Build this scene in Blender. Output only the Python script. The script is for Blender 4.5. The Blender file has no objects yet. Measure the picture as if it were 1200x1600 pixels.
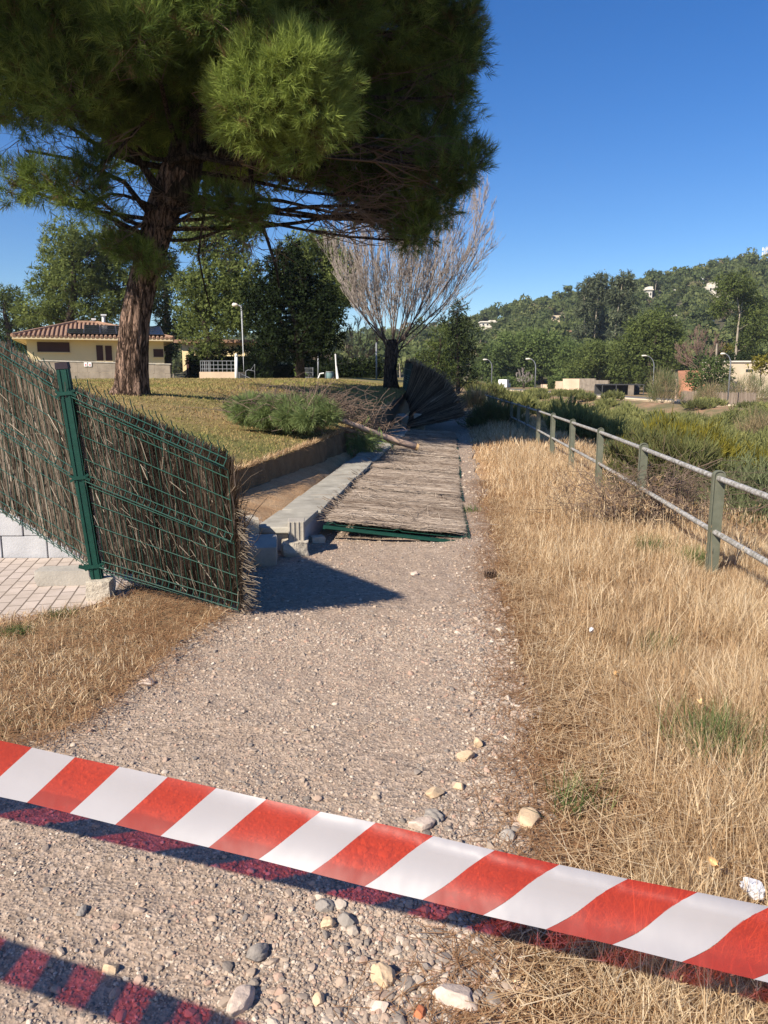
import bpy, math, random
import numpy as np
from mathutils import Vector

random.seed(7)
rng = np.random.default_rng(11)
C = bpy.context.scene.collection
SC = bpy.context.scene
R = math.radians

# ---------------------------------------------------------------- camera, sky, sun, exposure
EYE = 1.6
FPX = 1200.0                                   # focal length in photo pixels
TH = math.atan(210 / FPX)                      # downward pitch: the horizon sits 210 px above the middle
cam = bpy.data.objects.new('camera', bpy.data.cameras.new('camera'))
C.objects.link(cam)
cam.location = (0, 0, EYE)
cam.rotation_euler = (math.pi / 2 - TH, 0, 0)
cam.data.sensor_fit = 'VERTICAL'
cam.data.sensor_height = 32
cam.data.lens = 32 * FPX / 1600
cam.data.clip_start = 0.05
cam.data.clip_end = 6000
SC.camera = cam

SUN_TO = Vector((0.90, 0.93, -1.0)).normalized()     # the way the light travels
SUN_EL = math.asin(-SUN_TO.z)
SUN_AZ = math.atan2(-SUN_TO.x, -SUN_TO.y)             # clockwise from +Y
world = bpy.data.worlds.new('World')
SC.world = world
world.use_nodes = True
wn, wl = world.node_tree.nodes, world.node_tree.links
wn.clear()
sky = wn.new('ShaderNodeTexSky')
sky.sky_type = 'NISHITA'
sky.sun_disc = False
sky.sun_elevation = SUN_EL
sky.sun_rotation = SUN_AZ
sky.altitude = 300
sky.air_density = 1.0
sky.dust_density = 0.25
sky.ozone_density = 4.0
bg = wn.new('ShaderNodeBackground')
bg.inputs['Strength'].default_value = 0.083
out = wn.new('ShaderNodeOutputWorld')
hsv = wn.new('ShaderNodeHueSaturation')
hsv.inputs['Hue'].default_value = 0.511
hsv.inputs['Saturation'].default_value = 1.32
wl.new(sky.outputs[0], hsv.inputs['Color'])
wl.new(hsv.outputs[0], bg.inputs['Color'])
wl.new(bg.outputs[0], out.inputs['Surface'])

sun = bpy.data.objects.new('sun', bpy.data.lights.new('sun', 'SUN'))
C.objects.link(sun)
sun.data.energy = 4.9
sun.data.angle = R(0.5)
sun.data.color = (1.0, 0.91, 0.78)
sun.rotation_euler = SUN_TO.to_track_quat('-Z', 'Y').to_euler()
sun.location = (-20, -20, 30)

SC.view_settings.view_transform = 'Standard'
SC.view_settings.look = 'None'
SC.view_settings.exposure = 0.73
SC.view_settings.gamma = 1.0
SC.render.engine = 'CYCLES'
SC.cycles.max_bounces = 6
SC.cycles.diffuse_bounces = 3
SC.cycles.transparent_max_bounces = 8
SC.cycles.use_denoising = True

# ---------------------------------------------------------------- geometry helpers
def ray(u, v):
    a = (800 - v) / FPX
    return np.array([(u - 600) / FPX, math.cos(TH) + a * math.sin(TH), -math.sin(TH) + a * math.cos(TH)])
EYEP = np.array([0, 0, EYE])
def at(u, v, depth): return EYEP + ray(u, v) * depth
def aty(u, v, y):
    r = ray(u, v); return EYEP + r * (y / r[1])
def gp(u, v, z=0.0):
    r = ray(u, v); return EYEP + r * ((z - EYE) / r[2])

def sstep(a, b, x):
    t = np.clip((np.asarray(x, float) - a) / (b - a), 0, 1)
    return t * t * (3 - 2 * t)

def _hash(ix, iy, seed):
    h = (ix.astype(np.int64) * 374761393 + iy.astype(np.int64) * 668265263 + seed * 974634777) & 0x7fffffff
    h = ((h ^ (h >> 13)) * 1274126177) & 0x7fffffff
    return ((h ^ (h >> 16)) & 0xffff) / 65535.0
def vnoise(x, y, seed=0):
    x = np.asarray(x, float); y = np.asarray(y, float)
    ix = np.floor(x); iy = np.floor(y); fx = x - ix; fy = y - iy
    fx = fx * fx * (3 - 2 * fx); fy = fy * fy * (3 - 2 * fy)
    a = _hash(ix, iy, seed); b = _hash(ix + 1, iy, seed); c = _hash(ix, iy + 1, seed); d = _hash(ix + 1, iy + 1, seed)
    return (a + (b - a) * fx) * (1 - fy) + (c + (d - c) * fx) * fy - 0.5
def fbm(x, y, seed=0, oct=4):
    s = 0; a = 1.0
    for k in range(oct):
        s = s + a * vnoise(np.asarray(x) * 2 ** k, np.asarray(y) * 2 ** k, seed + k); a *= 0.5
    return s
def n3(p, f, seed=0):
    """cheap smooth 3-D noise in about -1..1"""
    r = np.random.default_rng(seed); s = 0
    for k in range(6):
        w = r.normal(size=3) * f * (1 + 0.35 * k)
        s = s + np.sin(p @ w + r.uniform(0, 6.28)) / (1 + 0.35 * k)
    return s / 2.6
def unit(a):
    a = np.asarray(a, float)
    return a / np.maximum(np.linalg.norm(a, axis=-1, keepdims=True), 1e-9)

class MB:
    """collects pieces and links them as ONE mesh object"""
    def __init__(s): s.v = []; s.f = []; s.t = []; s.m = []; s.n = 0
    def add(s, v, f, t=0.5, m=0):
        v = np.asarray(v, float).reshape(-1, 3)
        if not len(v): return s
        f = np.asarray(f, np.int64)
        s.v.append(v); s.f.append(f + s.n); s.n += len(v)
        s.t.append(np.broadcast_to(np.asarray(t, float), (len(v),)))
        s.m.append(np.full(len(f), m, np.int32)); return s
    def box(s, c, size, rot=None, t=0.5, m=0, taper=1.0):
        h = np.asarray(size, float) / 2
        v = np.array([[x, y, z] for z in (-1, 1) for y in (-1, 1) for x in (-1, 1)], float) * h
        v[4:, :2] *= taper
        if rot is not None: v = v @ np.asarray(rot).T
        return s.add(v + np.asarray(c, float), [[0, 2, 3, 1], [4, 5, 7, 6], [0, 1, 5, 4], [1, 3, 7, 5], [3, 2, 6, 7], [2, 0, 4, 6]], t, m)
    def tube(s, pts, rad, n=6, t=0.5, m=0, cap=True, wob=None):
        pts = np.asarray(pts, float); k = len(pts)
        rad = np.broadcast_to(np.asarray(rad, float), (k,))
        d = unit(np.gradient(pts, axis=0))
        ref = np.array([0, 0, 1.0]) if abs(d.mean(0)[2]) < 0.8 else np.array([1.0, 0, 0])
        a = unit(np.cross(d, ref)); b = np.cross(d, a)
        th = np.arange(n) * 2 * math.pi / n
        rr = rad[:, None] * np.ones(n)
        if wob is not None: rr = rr * wob(th[None, :], np.arange(k)[:, None])
        v = pts[:, None, :] + rr[..., None] * (np.cos(th)[None, :, None] * a[:, None, :] + np.sin(th)[None, :, None] * b[:, None, :])
        i = np.arange(k - 1)[:, None] * n; j = np.arange(n)[None, :]; j2 = (j + 1) % n
        f = np.stack([i + j, i + j2, i + n + j2, i + n + j], -1).reshape(-1, 4)
        s.add(v.reshape(-1, 3), f, t, m)
        if cap and n >= 3:
            s.f.append(np.array([np.arange(n)[::-1] + s.n - k * n])); s.m.append(np.array([m], np.int32))
            s.f.append(np.array([np.arange(n) + s.n - n])); s.m.append(np.array([m], np.int32))
        return s
    def quad(s, a, b, c, d, t=0.5, m=0): return s.add([a, b, c, d], [[0, 1, 2, 3]], t, m)
    def prism(s, poly, z0, z1, t=0.5, m=0):
        n = len(poly); p = np.asarray(poly, float)
        v = np.vstack([np.c_[p, np.full(n, z0)], np.c_[p, np.full(n, z1)]])
        s.add(v, [[i, (i + 1) % n, n + (i + 1) % n, n + i] for i in range(n)], t, m)
        s.f.append(np.array([np.arange(n)[::-1] + s.n - 2 * n])); s.m.append(np.array([m], np.int32))
        s.f.append(np.array([np.arange(n) + s.n - n])); s.m.append(np.array([m], np.int32)); return s
    def mesh(s, name, mat, smooth=False):
        me = bpy.data.meshes.new(name)
        v = np.vstack(s.v)
        me.vertices.add(len(v)); me.vertices.foreach_set('co', v.astype(np.float32).ravel())
        lv = np.concatenate([f.ravel() for f in s.f]); tot = np.concatenate([np.full(len(f), f.shape[1]) for f in s.f])
        me.loops.add(len(lv)); me.loops.foreach_set('vertex_index', lv.astype(np.int32))
        me.polygons.add(len(tot))
        me.polygons.foreach_set('loop_start', np.r_[0, np.cumsum(tot)[:-1]].astype(np.int32))
        me.polygons.foreach_set('loop_total', tot.astype(np.int32))
        me.polygons.foreach_set('material_index', np.concatenate(s.m))
        me.polygons.foreach_set('use_smooth', np.full(len(tot), bool(smooth)))
        at_ = me.attributes.new('tint', 'FLOAT', 'POINT'); at_.data.foreach_set('value', np.concatenate(s.t).astype(np.float32))
        for mm in (mat if isinstance(mat, (list, tuple)) else [mat]): me.materials.append(mm)
        me.update(calc_edges=True); me.validate()
        return me
    def build(s, name, mat, parent=None, smooth=False, label=None):
        o = bpy.data.objects.new(name, s.mesh(name, mat, smooth)); C.objects.link(o)
        if parent is not None: put(o, parent)
        if label: o['label'] = label
        return o

def put(o, parent):
    """parent o keeping its place in the world"""
    bpy.context.view_layer.update()
    o.parent = parent
    o.matrix_parent_inverse = parent.matrix_world.inverted()
def thing(name, label, cat, loc=(0, 0, 0), group=None):
    o = bpy.data.objects.new(name, None); C.objects.link(o); o.empty_display_size = 0.2
    o.location = [float(c) for c in loc]; return tag(o, label, cat, group)
def tag(o, label, cat, group=None):
    o['label'] = label; o['category'] = cat
    if group: o['group'] = group
    return o
def struct(o): o['kind'] = 'structure'; return o
def stuff(o): o['kind'] = 'stuff'; return o

def grid(xs, ys, zf):
    X, Y = np.meshgrid(xs, ys); Z = zf(X, Y)
    ny, nx = X.shape
    i = np.arange(ny - 1)[:, None] * nx; j = np.arange(nx - 1)[None, :]
    f = np.stack([i + j, i + j + 1, i + nx + j + 1, i + nx + j], -1).reshape(-1, 4)
    return np.stack([X, Y, Z], -1).reshape(-1, 3), f
def gridp(P):
    ny, nx = P.shape[:2]
    i = np.arange(ny - 1)[:, None] * nx; j = np.arange(nx - 1)[None, :]
    return P.reshape(-1, 3), np.stack([i + j, i + j + 1, i + nx + j + 1, i + nx + j], -1).reshape(-1, 4)
def rotz(a): c, s = math.cos(a), math.sin(a); return np.array([[c, -s, 0], [s, c, 0], [0, 0, 1]])
def rotx(a): c, s = math.cos(a), math.sin(a); return np.array([[1, 0, 0], [0, c, -s], [0, s, c]])
def roty(a): c, s = math.cos(a), math.sin(a); return np.array([[c, 0, s], [0, 1, 0], [-s, 0, c]])

# ---------------------------------------------------------------- materials
class NT:
    def __init__(s, name, rough=0.85, spec=0.2):
        s.m = bpy.data.materials.new(name); s.m.use_nodes = True
        s.n = s.m.node_tree.nodes; s.l = s.m.node_tree.links
        s.b = s.n['Principled BSDF']; s.b.inputs['Roughness'].default_value = rough
        s.b.inputs['Specular IOR Level'].default_value = spec
        s.co = s.n.new('ShaderNodeTexCoord').outputs['Object']
    def map(s, scale=(1, 1, 1), rot=(0, 0, 0)):
        m = s.n.new('ShaderNodeMapping'); m.inputs['Scale'].default_value = scale; m.inputs['Rotation'].default_value = rot
        s.l.new(s.co, m.inputs['Vector']); return m.outputs[0]
    def noise(s, scale, detail=4, rough=0.55, vec=None, dist=0.0):
        t = s.n.new('ShaderNodeTexNoise'); t.inputs['Scale'].default_value = scale; t.inputs['Detail'].default_value = detail
        t.inputs['Roughness'].default_value = rough; t.inputs['Distortion'].default_value = dist
        s.l.new(vec or s.co, t.inputs['Vector']); return t.outputs['Fac']
    def voro(s, scale, vec=None, feature='F1', out='Distance', rnd=1.0):
        t = s.n.new('ShaderNodeTexVoronoi'); t.feature = feature; t.inputs['Scale'].default_value = scale
        t.inputs['Randomness'].default_value = rnd
        s.l.new(vec or s.co, t.inputs['Vector']); return t.outputs[out]
    def attr(s, name='tint'):
        t = s.n.new('ShaderNodeAttribute'); t.attribute_name = name; return t.outputs['Fac']
    def ramp(s, fac, stops, interp='LINEAR'):
        r = s.n.new('ShaderNodeValToRGB'); e = r.color_ramp.elements; r.color_ramp.interpolation = interp
        while len(e) < len(stops): e.new(0.5)
        for k, (p, c) in enumerate(stops):
            e[k].position = p; e[k].color = (c, c, c, 1) if isinstance(c, (int, float)) else (*c, 1)
        s.l.new(fac, r.inputs[0]); return r.outputs[0]
    def mix(s, fac, a, b, mode='MIX'):
        x = s.n.new('ShaderNodeMix'); x.data_type = 'RGBA'; x.blend_type = mode
        for sock, val in ((x.inputs['Factor'], fac), (x.inputs['A'], a), (x.inputs['B'], b)):
            pass
        fi = [i for i in x.inputs if i.name == 'Factor' and i.type == 'VALUE'][0]
        ai = [i for i in x.inputs if i.name == 'A' and i.type == 'RGBA'][0]
        bi = [i for i in x.inputs if i.name == 'B' and i.type == 'RGBA'][0]
        for sock, val in ((fi, fac), (ai, a), (bi, b)):
            if isinstance(val, (int, float)): sock.default_value = val
            elif isinstance(val, tuple): sock.default_value = (*val, 1)
            else: s.l.new(val, sock)
        return [o for o in x.outputs if o.type == 'RGBA'][0]
    def math(s, op, a, b=0.0):
        x = s.n.new('ShaderNodeMath'); x.operation = op
        for k, val in enumerate((a, b)):
            if isinstance(val, (int, float)): x.inputs[k].default_value = val
            else: s.l.new(val, x.inputs[k])
        return x.outputs[0]
    def col(s, c):
        if isinstance(c, tuple): s.b.inputs['Base Color'].default_value = (*c, 1)
        else: s.l.new(c, s.b.inputs['Base Color'])
        return s
    def bump(s, h, strength=0.5, dist=0.02, prev=None):
        b = s.n.new('ShaderNodeBump'); b.inputs['Strength'].default_value = strength; b.inputs['Distance'].default_value = dist
        s.l.new(h, b.inputs['Height'])
        if prev is not None: s.l.new(prev, b.inputs['Normal'])
        s.l.new(b.outputs[0], s.b.inputs['Normal']); return b.outputs[0]

def simple(name, c, rough=0.8, var=0.25, scale=3.0, bump=0.2, bscale=40, metal=0.0, spec=0.25, bdist=0.01, det=6):
    """a plain surface with blotches and fine grain"""
    n = NT(name, rough, spec); c = np.array(c)
    big = n.noise(scale, det, 0.65)
    n.col(n.ramp(big, [(0.3, tuple(np.clip(c * (1 - var), 0, 1))), (0.55, tuple(c)), (0.75, tuple(np.clip(c * (1 + var * 0.7), 0, 1)))]))
    n.b.inputs['Metallic'].default_value = metal
    if bump: n.bump(n.noise(bscale, 5, 0.6), bump, bdist)
    return n.m

def leafmat(name, stops, trans=0.25):
    """needles, leaves and straw: colour by the tint each blade carries, light passes through a little"""
    m = bpy.data.materials.new(name); m.use_nodes = True
    n, l = m.node_tree.nodes, m.node_tree.links; n.clear()
    a = n.new('ShaderNodeAttribute'); a.attribute_name = 'tint'
    r = n.new('ShaderNodeValToRGB'); e = r.color_ramp.elements
    while len(e) < len(stops): e.new(0.5)
    for k, (p, c) in enumerate(stops): e[k].position = p; e[k].color = (*c, 1)
    l.new(a.outputs['Fac'], r.inputs[0])
    d = n.new('ShaderNodeBsdfDiffuse'); t = n.new('ShaderNodeBsdfTranslucent'); mx = n.new('ShaderNodeMixShader')
    mx.inputs[0].default_value = trans
    l.new(r.outputs[0], d.inputs[0]); l.new(r.outputs[0], t.inputs[0])
    l.new(d.outputs[0], mx.inputs[1]); l.new(t.outputs[0], mx.inputs[2])
    o = n.new('ShaderNodeOutputMaterial'); l.new(mx.outputs[0], o.inputs[0]); return m

M = {}
def make_materials():
    # gravel path: fine stones in many colours over pinkish-beige dirt
    n = NT('gravel', 0.95, 0.15)
    fine = n.voro(95, out='Color'); mid = n.voro(38, out='Color')
    sep = n.n.new('ShaderNodeSeparateColor'); n.l.new(fine, sep.inputs[0])
    sep2 = n.n.new('ShaderNodeSeparateColor'); n.l.new(mid, sep2.inputs[0])
    stones = n.ramp(sep.outputs[0], [(0.0, (0.16, 0.12, 0.09)), (0.3, (0.33, 0.25, 0.185)), (0.6, (0.41, 0.315, 0.24)), (0.85, (0.27, 0.22, 0.18)), (1.0, (0.62, 0.50, 0.39))])
    stones2 = n.ramp(sep2.outputs[0], [(0.0, (0.20, 0.155, 0.12)), (0.5, (0.38, 0.29, 0.22)), (1.0, (0.50, 0.39, 0.30))])
    patch = n.noise(7, 5, 0.7)
    c = n.mix(n.ramp(n.noise(21, 3), [(0.42, 0), (0.58, 1)]), stones, stones2)
    c = n.mix(n.ramp(patch, [(0.42, 0.0), (0.62, 0.35)]), c, (0.32, 0.235, 0.17))
    c = n.mix(n.ramp(n.noise(1.1, 4, 0.6), [(0.35, 0.4), (0.6, 0.0)]), c, (0.31, 0.225, 0.165))
    n.col(c)
    b1 = n.bump(n.voro(95), 0.6, 0.006)
    b2 = n.bump(n.noise(60, 6, 0.7), 0.35, 0.010, b1)
    n.bump(n.voro(38), 0.5, 0.012, b2)
    M['gravel'] = n.m
    # bare orange earth with litter
    n = NT('earth', 0.97, 0.1)
    a = n.ramp(n.noise(2.2, 6, 0.7), [(0.3, (0.42, 0.25, 0.13)), (0.5, (0.56, 0.35, 0.19)), (0.7, (0.62, 0.43, 0.26))])
    g = n.ramp(n.noise(45, 5, 0.75), [(0.35, 0.25), (0.6, 1.0)])
    n.col(n.mix(0.55, a, g, 'MULTIPLY')); n.bump(n.noise(35, 6, 0.7), 0.8, 0.02)
    M['earth'] = n.m
    # far ground: dry scrubby soil
    n = NT('dry_ground', 0.97, 0.1)
    a = n.ramp(n.noise(0.35, 7, 0.7), [(0.3, (0.10, 0.105, 0.045)), (0.47, (0.20, 0.16, 0.085)), (0.6, (0.33, 0.20, 0.12)), (0.75, (0.30, 0.235, 0.14))])
    n.col(a); n.bump(n.noise(12, 6, 0.7), 0.8, 0.05); M['dry_ground'] = n.m
    # lawn soil under thin grass: green and straw patches
    n = NT('lawn', 0.97, 0.1)
    a = n.ramp(n.noise(0.45, 6, 0.65), [(0.34, (0.17, 0.18, 0.06)), (0.5, (0.27, 0.225, 0.09)), (0.62, (0.37, 0.26, 0.13))])
    g = n.ramp(n.noise(18, 6, 0.75), [(0.3, 0.45), (0.65, 1.0)])
    n.col(n.mix(0.7, a, g, 'MULTIPLY')); n.bump(n.noise(25, 6, 0.8), 0.9, 0.03); M['lawn'] = n.m
    M['bank'] = simple('bank', (0.17, 0.115, 0.065), 0.97, 0.4, 5, 0.9, 22, bdist=0.05)
    # litter of needles and dry grass
    n = NT('litter', 0.97, 0.1)
    a = n.ramp(n.noise(4, 6, 0.7), [(0.3, (0.16, 0.10, 0.055)), (0.5, (0.36, 0.25, 0.145)), (0.68, (0.46, 0.36, 0.22))])
    g = n.ramp(n.noise(60, 6, 0.75, n.map((1, 0.35, 1), (0, 0, 0.6))), [(0.3, 0.45), (0.65, 1.0)])
    n.col(n.mix(0.8, a, g, 'MULTIPLY')); n.bump(n.noise(50, 6, 0.8), 0.9, 0.02); M['litter'] = n.m
    # hill soil
    M['hill'] = simple('hill_soil', (0.13, 0.12, 0.07), 0.97, 0.5, 0.03, 0, 1)
    M['road'] = simple('road_asphalt', (0.16, 0.15, 0.14), 0.9, 0.2, 0.5, 0.2, 30)
    M['concrete'] = simple('concrete', (0.40, 0.365, 0.31), 0.9, 0.28, 4, 0.5, 50, bdist=0.008)
    M['broken'] = simple('broken_concrete', (0.50, 0.44, 0.35), 0.95, 0.3, 9, 1.0, 28, bdist=0.02)
    M['slab'] = simple('slab_concrete', (0.37, 0.345, 0.29), 0.9, 0.42, 3.5, 0.5, 45, bdist=0.006)
    M['greyblock'] = simple('grey_block', (0.44, 0.44, 0.45), 0.9, 0.18, 5, 0.6, 60, bdist=0.006)
    # pavers: brick texture
    n = NT('pavers', 0.9, 0.2)
    t = n.n.new('ShaderNodeTexBrick'); n.l.new(n.map((1, 1, 1), (0, 0, R(78))), t.inputs['Vector'])
    t.offset = 0.5; t.inputs['Scale'].default_value = 1.0; t.inputs['Brick Width'].default_value = 0.20; t.inputs['Row Height'].default_value = 0.10
    t.inputs['Mortar Size'].default_value = 0.006
    t.inputs['Color1'].default_value = (0.56, 0.47, 0.40, 1); t.inputs['Color2'].default_value = (0.50, 0.42, 0.36, 1); t.inputs['Mortar'].default_value = (0.13, 0.10, 0.08, 1)
    n.col(n.mix(n.ramp(n.noise(6, 6, 0.7), [(0.4, 0.0), (0.7, 0.5)]), t.outputs['Color'], (0.33, 0.27, 0.21)))
    n.bump(t.outputs['Fac'], -0.6, 0.01); M['pavers'] = n.m
    # bark: plates with dark cracks
    def bark(name, dark, light, sc=5.0):
        n = NT(name, 0.95, 0.1)
        v = n.map((sc, sc, sc * 0.20))
        warp = n.n.new('ShaderNodeVectorMath'); warp.operation = 'ADD'
        nz = n.n.new('ShaderNodeTexNoise'); nz.inputs['Scale'].default_value = 2.2; nz.inputs['Detail'].default_value = 5; n.l.new(v, nz.inputs['Vector'])
        n.l.new(v, warp.inputs[0]); n.l.new(nz.outputs['Color'], warp.inputs[1]); w = warp.outputs[0]
        e = n.voro(1.3, w, 'DISTANCE_TO_EDGE'); e3 = n.voro(3.4, w, 'DISTANCE_TO_EDGE'); e2 = n.noise(4.5, 7, 0.75, v, 0.8)
        crack = n.math('MULTIPLY', n.ramp(e, [(0.0, 0.0), (0.10, 0.55), (0.30, 1.0)]), n.ramp(e3, [(0.0, 0.35), (0.10, 1.0)]))
        h = n.math('ADD', crack, n.math('MULTIPLY', e2, 0.8))
        plate = n.ramp(e2, [(0.32, tuple(np.array(light) * 0.45)), (0.48, tuple(np.array(light) * 0.9)), (0.62, tuple(np.array(light) * np.array([1.25, 1.2, 1.2]))), (0.75, tuple(np.array(light) * np.array([1.5, 1.25, 1.1])))])
        n.col(n.mix(n.ramp(crack, [(0.15, 0.0), (0.75, 1.0)]), dark, plate))
        n.bump(h, 1.0, 0.05); return n.m
    M['bark'] = bark('pine_bark', (0.035, 0.022, 0.016), (0.31, 0.205, 0.15))
    M['dark_bark'] = bark('dark_bark', (0.03, 0.023, 0.018), (0.12, 0.09, 0.07), 8)
    M['limb'] = simple('limb_bark', (0.085, 0.063, 0.053), 0.95, 0.35, 3, 0)
    M['grey_twig'] = simple('grey_twig', (0.34, 0.29, 0.26), 0.9, 0.25, 2, 0)
    M['brown_twig'] = simple('brown_twig', (0.19, 0.125, 0.095), 0.9, 0.25, 2, 0)
    M['pale_bark'] = simple('pale_bark', (0.33, 0.28, 0.215), 0.9, 0.35, 1.5, 0)
    M['dead_twig'] = simple('dead_twig', (0.17, 0.12, 0.09), 0.9, 0.3, 2, 0)
    M['cut_branch'] = simple('cut_branch', (0.60, 0.42, 0.31), 0.9, 0.3, 3, 0.5, 30)
    M['cut_wood'] = simple('cut_wood', (0.68, 0.45, 0.22), 0.8, 0.2, 8, 0.2, 60)
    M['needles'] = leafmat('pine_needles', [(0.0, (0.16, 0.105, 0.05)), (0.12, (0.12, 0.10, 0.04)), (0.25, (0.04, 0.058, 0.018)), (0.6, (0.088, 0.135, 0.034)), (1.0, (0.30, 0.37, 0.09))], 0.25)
    M['mid_pine'] = leafmat('mid_pine_foliage', [(0.0, (0.06, 0.055, 0.025)), (0.2, (0.07, 0.09, 0.03)), (0.6, (0.15, 0.185, 0.055)), (1.0, (0.26, 0.29, 0.095))], 0.4)
    M['dark_leaf'] = leafmat('dark_foliage', [(0.0, (0.008, 0.012, 0.006)), (0.6, (0.02, 0.03, 0.012)), (1.0, (0.045, 0.06, 0.022))], 0.15)  # near-black stops colour in the darkened pine's shade; hedges share them
    M['hill_leaf'] = leafmat('hill_foliage', [(0.0, (0.05, 0.07, 0.03)), (0.4, (0.125, 0.155, 0.062)), (0.75, (0.21, 0.23, 0.09)), (0.9, (0.28, 0.25, 0.12)), (1.0, (0.24, 0.19, 0.145))], 0.4)
    M['euc_leaf'] = leafmat('grey_green_foliage', [(0.0, (0.06, 0.07, 0.04)), (0.6, (0.13, 0.15, 0.085)), (1.0, (0.22, 0.23, 0.13))], 0.3)
    M['bright_leaf'] = leafmat('bright_green_foliage', [(0.0, (0.06, 0.08, 0.03)), (0.6, (0.15, 0.20, 0.065)), (1.0, (0.25, 0.30, 0.10))], 0.4)
    M['shrub'] = leafmat('shrub_foliage', [(0.0, (0.22, 0.165, 0.085)), (0.25, (0.13, 0.14, 0.055)), (0.6, (0.235, 0.245, 0.09)), (1.0, (0.36, 0.35, 0.13))], 0.4)
    M['sage'] = leafmat('grey_shrub_foliage', [(0.0, (0.12, 0.11, 0.065)), (0.5, (0.16, 0.185, 0.09)), (1.0, (0.25, 0.26, 0.14))], 0.25)
    M['yellow_shrub'] = leafmat('yellow_shrub_foliage', [(0.0, (0.08, 0.07, 0.02)), (0.5, (0.19, 0.17, 0.03)), (1.0, (0.33, 0.27, 0.05))], 0.3)
    M['cut_foliage'] = leafmat('cut_foliage', [(0.0, (0.38, 0.29, 0.17)), (0.25, (0.16, 0.19, 0.08)), (0.65, (0.235, 0.30, 0.115)), (1.0, (0.38, 0.42, 0.19))], 0.35)
    M['straw'] = leafmat('dry_grass', [(0.0, (0.19, 0.115, 0.055)), (0.3, (0.44, 0.28, 0.15)), (0.65, (0.64, 0.475, 0.285)), (1.0, (0.86, 0.72, 0.50))], 0.3)
    M['green_grass'] = leafmat('green_grass', [(0.0, (0.07, 0.105, 0.035)), (0.7, (0.12, 0.165, 0.06)), (1.0, (0.30, 0.29, 0.13))], 0.25)
    M['lawn_blades'] = leafmat('lawn_grass', [(0.0, (0.30, 0.19, 0.09)), (0.35, (0.44, 0.33, 0.15)), (0.6, (0.31, 0.285, 0.10)), (1.0, (0.21, 0.25, 0.07))], 0.35)
    M['pine_litter'] = leafmat('pine_litter', [(0.0, (0.20, 0.10, 0.05)), (1.0, (0.40, 0.24, 0.13))], 0.1)
    M['brush'] = leafmat('brushwood', [(0.0, (0.035, 0.026, 0.019)), (0.4, (0.125, 0.098, 0.073)), (0.75, (0.25, 0.205, 0.155)), (1.0, (0.48, 0.41, 0.32))], 0.0)
    M['mat_brush'] = leafmat('weathered_brushwood', [(0.0, (0.09, 0.062, 0.045)), (0.45, (0.235, 0.185, 0.145)), (0.8, (0.35, 0.285, 0.23)), (1.0, (0.50, 0.42, 0.34))], 0.0)
    n = NT('green_paint', 0.55, 0.3); n.col(n.ramp(n.noise(14, 6, 0.7), [(0.3, (0.004, 0.036, 0.026)), (0.6, (0.006, 0.055, 0.039)), (0.78, (0.016, 0.08, 0.058))])); n.bump(n.noise(50, 4), 0.1, 0.003); M['green'] = n.m
    n = NT('green_wire', 0.4, 0.5); n.col((0.011, 0.062, 0.042)); M['wire'] = n.m
    M['cap'] = simple('black_cap', (0.03, 0.022, 0.03), 0.5, 0.3, 10, 0)
    n = NT('rail_paint', 0.55, 0.4); n.col(n.ramp(n.noise(7, 6, 0.75), [(0.3, (0.095, 0.10, 0.068)), (0.55, (0.135, 0.14, 0.10)), (0.75, (0.17, 0.165, 0.125))])); n.bump(n.noise(40, 4), 0.15, 0.003); M['post'] = n.m
    n = NT('worn_rail', 0.6, 0.4); n.col(n.ramp(n.noise(28, 6, 0.8), [(0.36, (0.13, 0.13, 0.105)), (0.5, (0.30, 0.28, 0.25)), (0.58, (0.46, 0.45, 0.44)), (0.72, (0.27, 0.235, 0.20))])); n.bump(n.noise(60, 5), 0.3, 0.004); M['rail'] = n.m
    # barrier tape: thin plastic film that lets red light through
    def film(name, c, tr, fac):
        m = bpy.data.materials.new(name); m.use_nodes = True; nn, l = m.node_tree.nodes, m.node_tree.links; nn.clear()
        p = nn.new('ShaderNodeBsdfPrincipled'); p.inputs['Base Color'].default_value = (*c, 1); p.inputs['Roughness'].default_value = 0.42; p.inputs['Specular IOR Level'].default_value = 0.35
        tl = nn.new('ShaderNodeBsdfTranslucent'); tl.inputs[0].default_value = (*c, 1)
        a = nn.new('ShaderNodeMixShader'); a.inputs[0].default_value = 0.22; l.new(p.outputs[0], a.inputs[1]); l.new(tl.outputs[0], a.inputs[2])
        t = nn.new('ShaderNodeBsdfTransparent'); t.inputs[0].default_value = (*tr, 1)
        b = nn.new('ShaderNodeMixShader'); b.inputs[0].default_value = fac; l.new(a.outputs[0], b.inputs[1]); l.new(t.outputs[0], b.inputs[2])
        tc = nn.new('ShaderNodeTexCoord'); nz = nn.new('ShaderNodeTexNoise'); nz.inputs['Scale'].default_value = 9; nz.inputs['Detail'].default_value = 3
        mp = nn.new('ShaderNodeMapping'); mp.inputs['Scale'].default_value = (1, 1, 0.3); l.new(tc.outputs['Object'], mp.inputs[0]); l.new(mp.outputs[0], nz.inputs['Vector'])
        bp = nn.new('ShaderNodeBump'); bp.inputs['Strength'].default_value = 0.25; bp.inputs['Distance'].default_value = 0.02; l.new(nz.outputs['Fac'], bp.inputs['Height']); l.new(bp.outputs[0], p.inputs['Normal'])
        o = nn.new('ShaderNodeOutputMaterial'); l.new(b.outputs[0], o.inputs[0]); return m
    M['tape_red'] = film('tape_red_film', (0.385, 0.045, 0.035), (1.0, 0.13, 0.05), 0.36)
    M['tape_white'] = film('tape_white_film', (0.385, 0.375, 0.395), (0.5, 0.4, 0.5), 0.06)
    # stones: one colour per stone from its tint
    n = NT('pebble', 0.95, 0.1)
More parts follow.
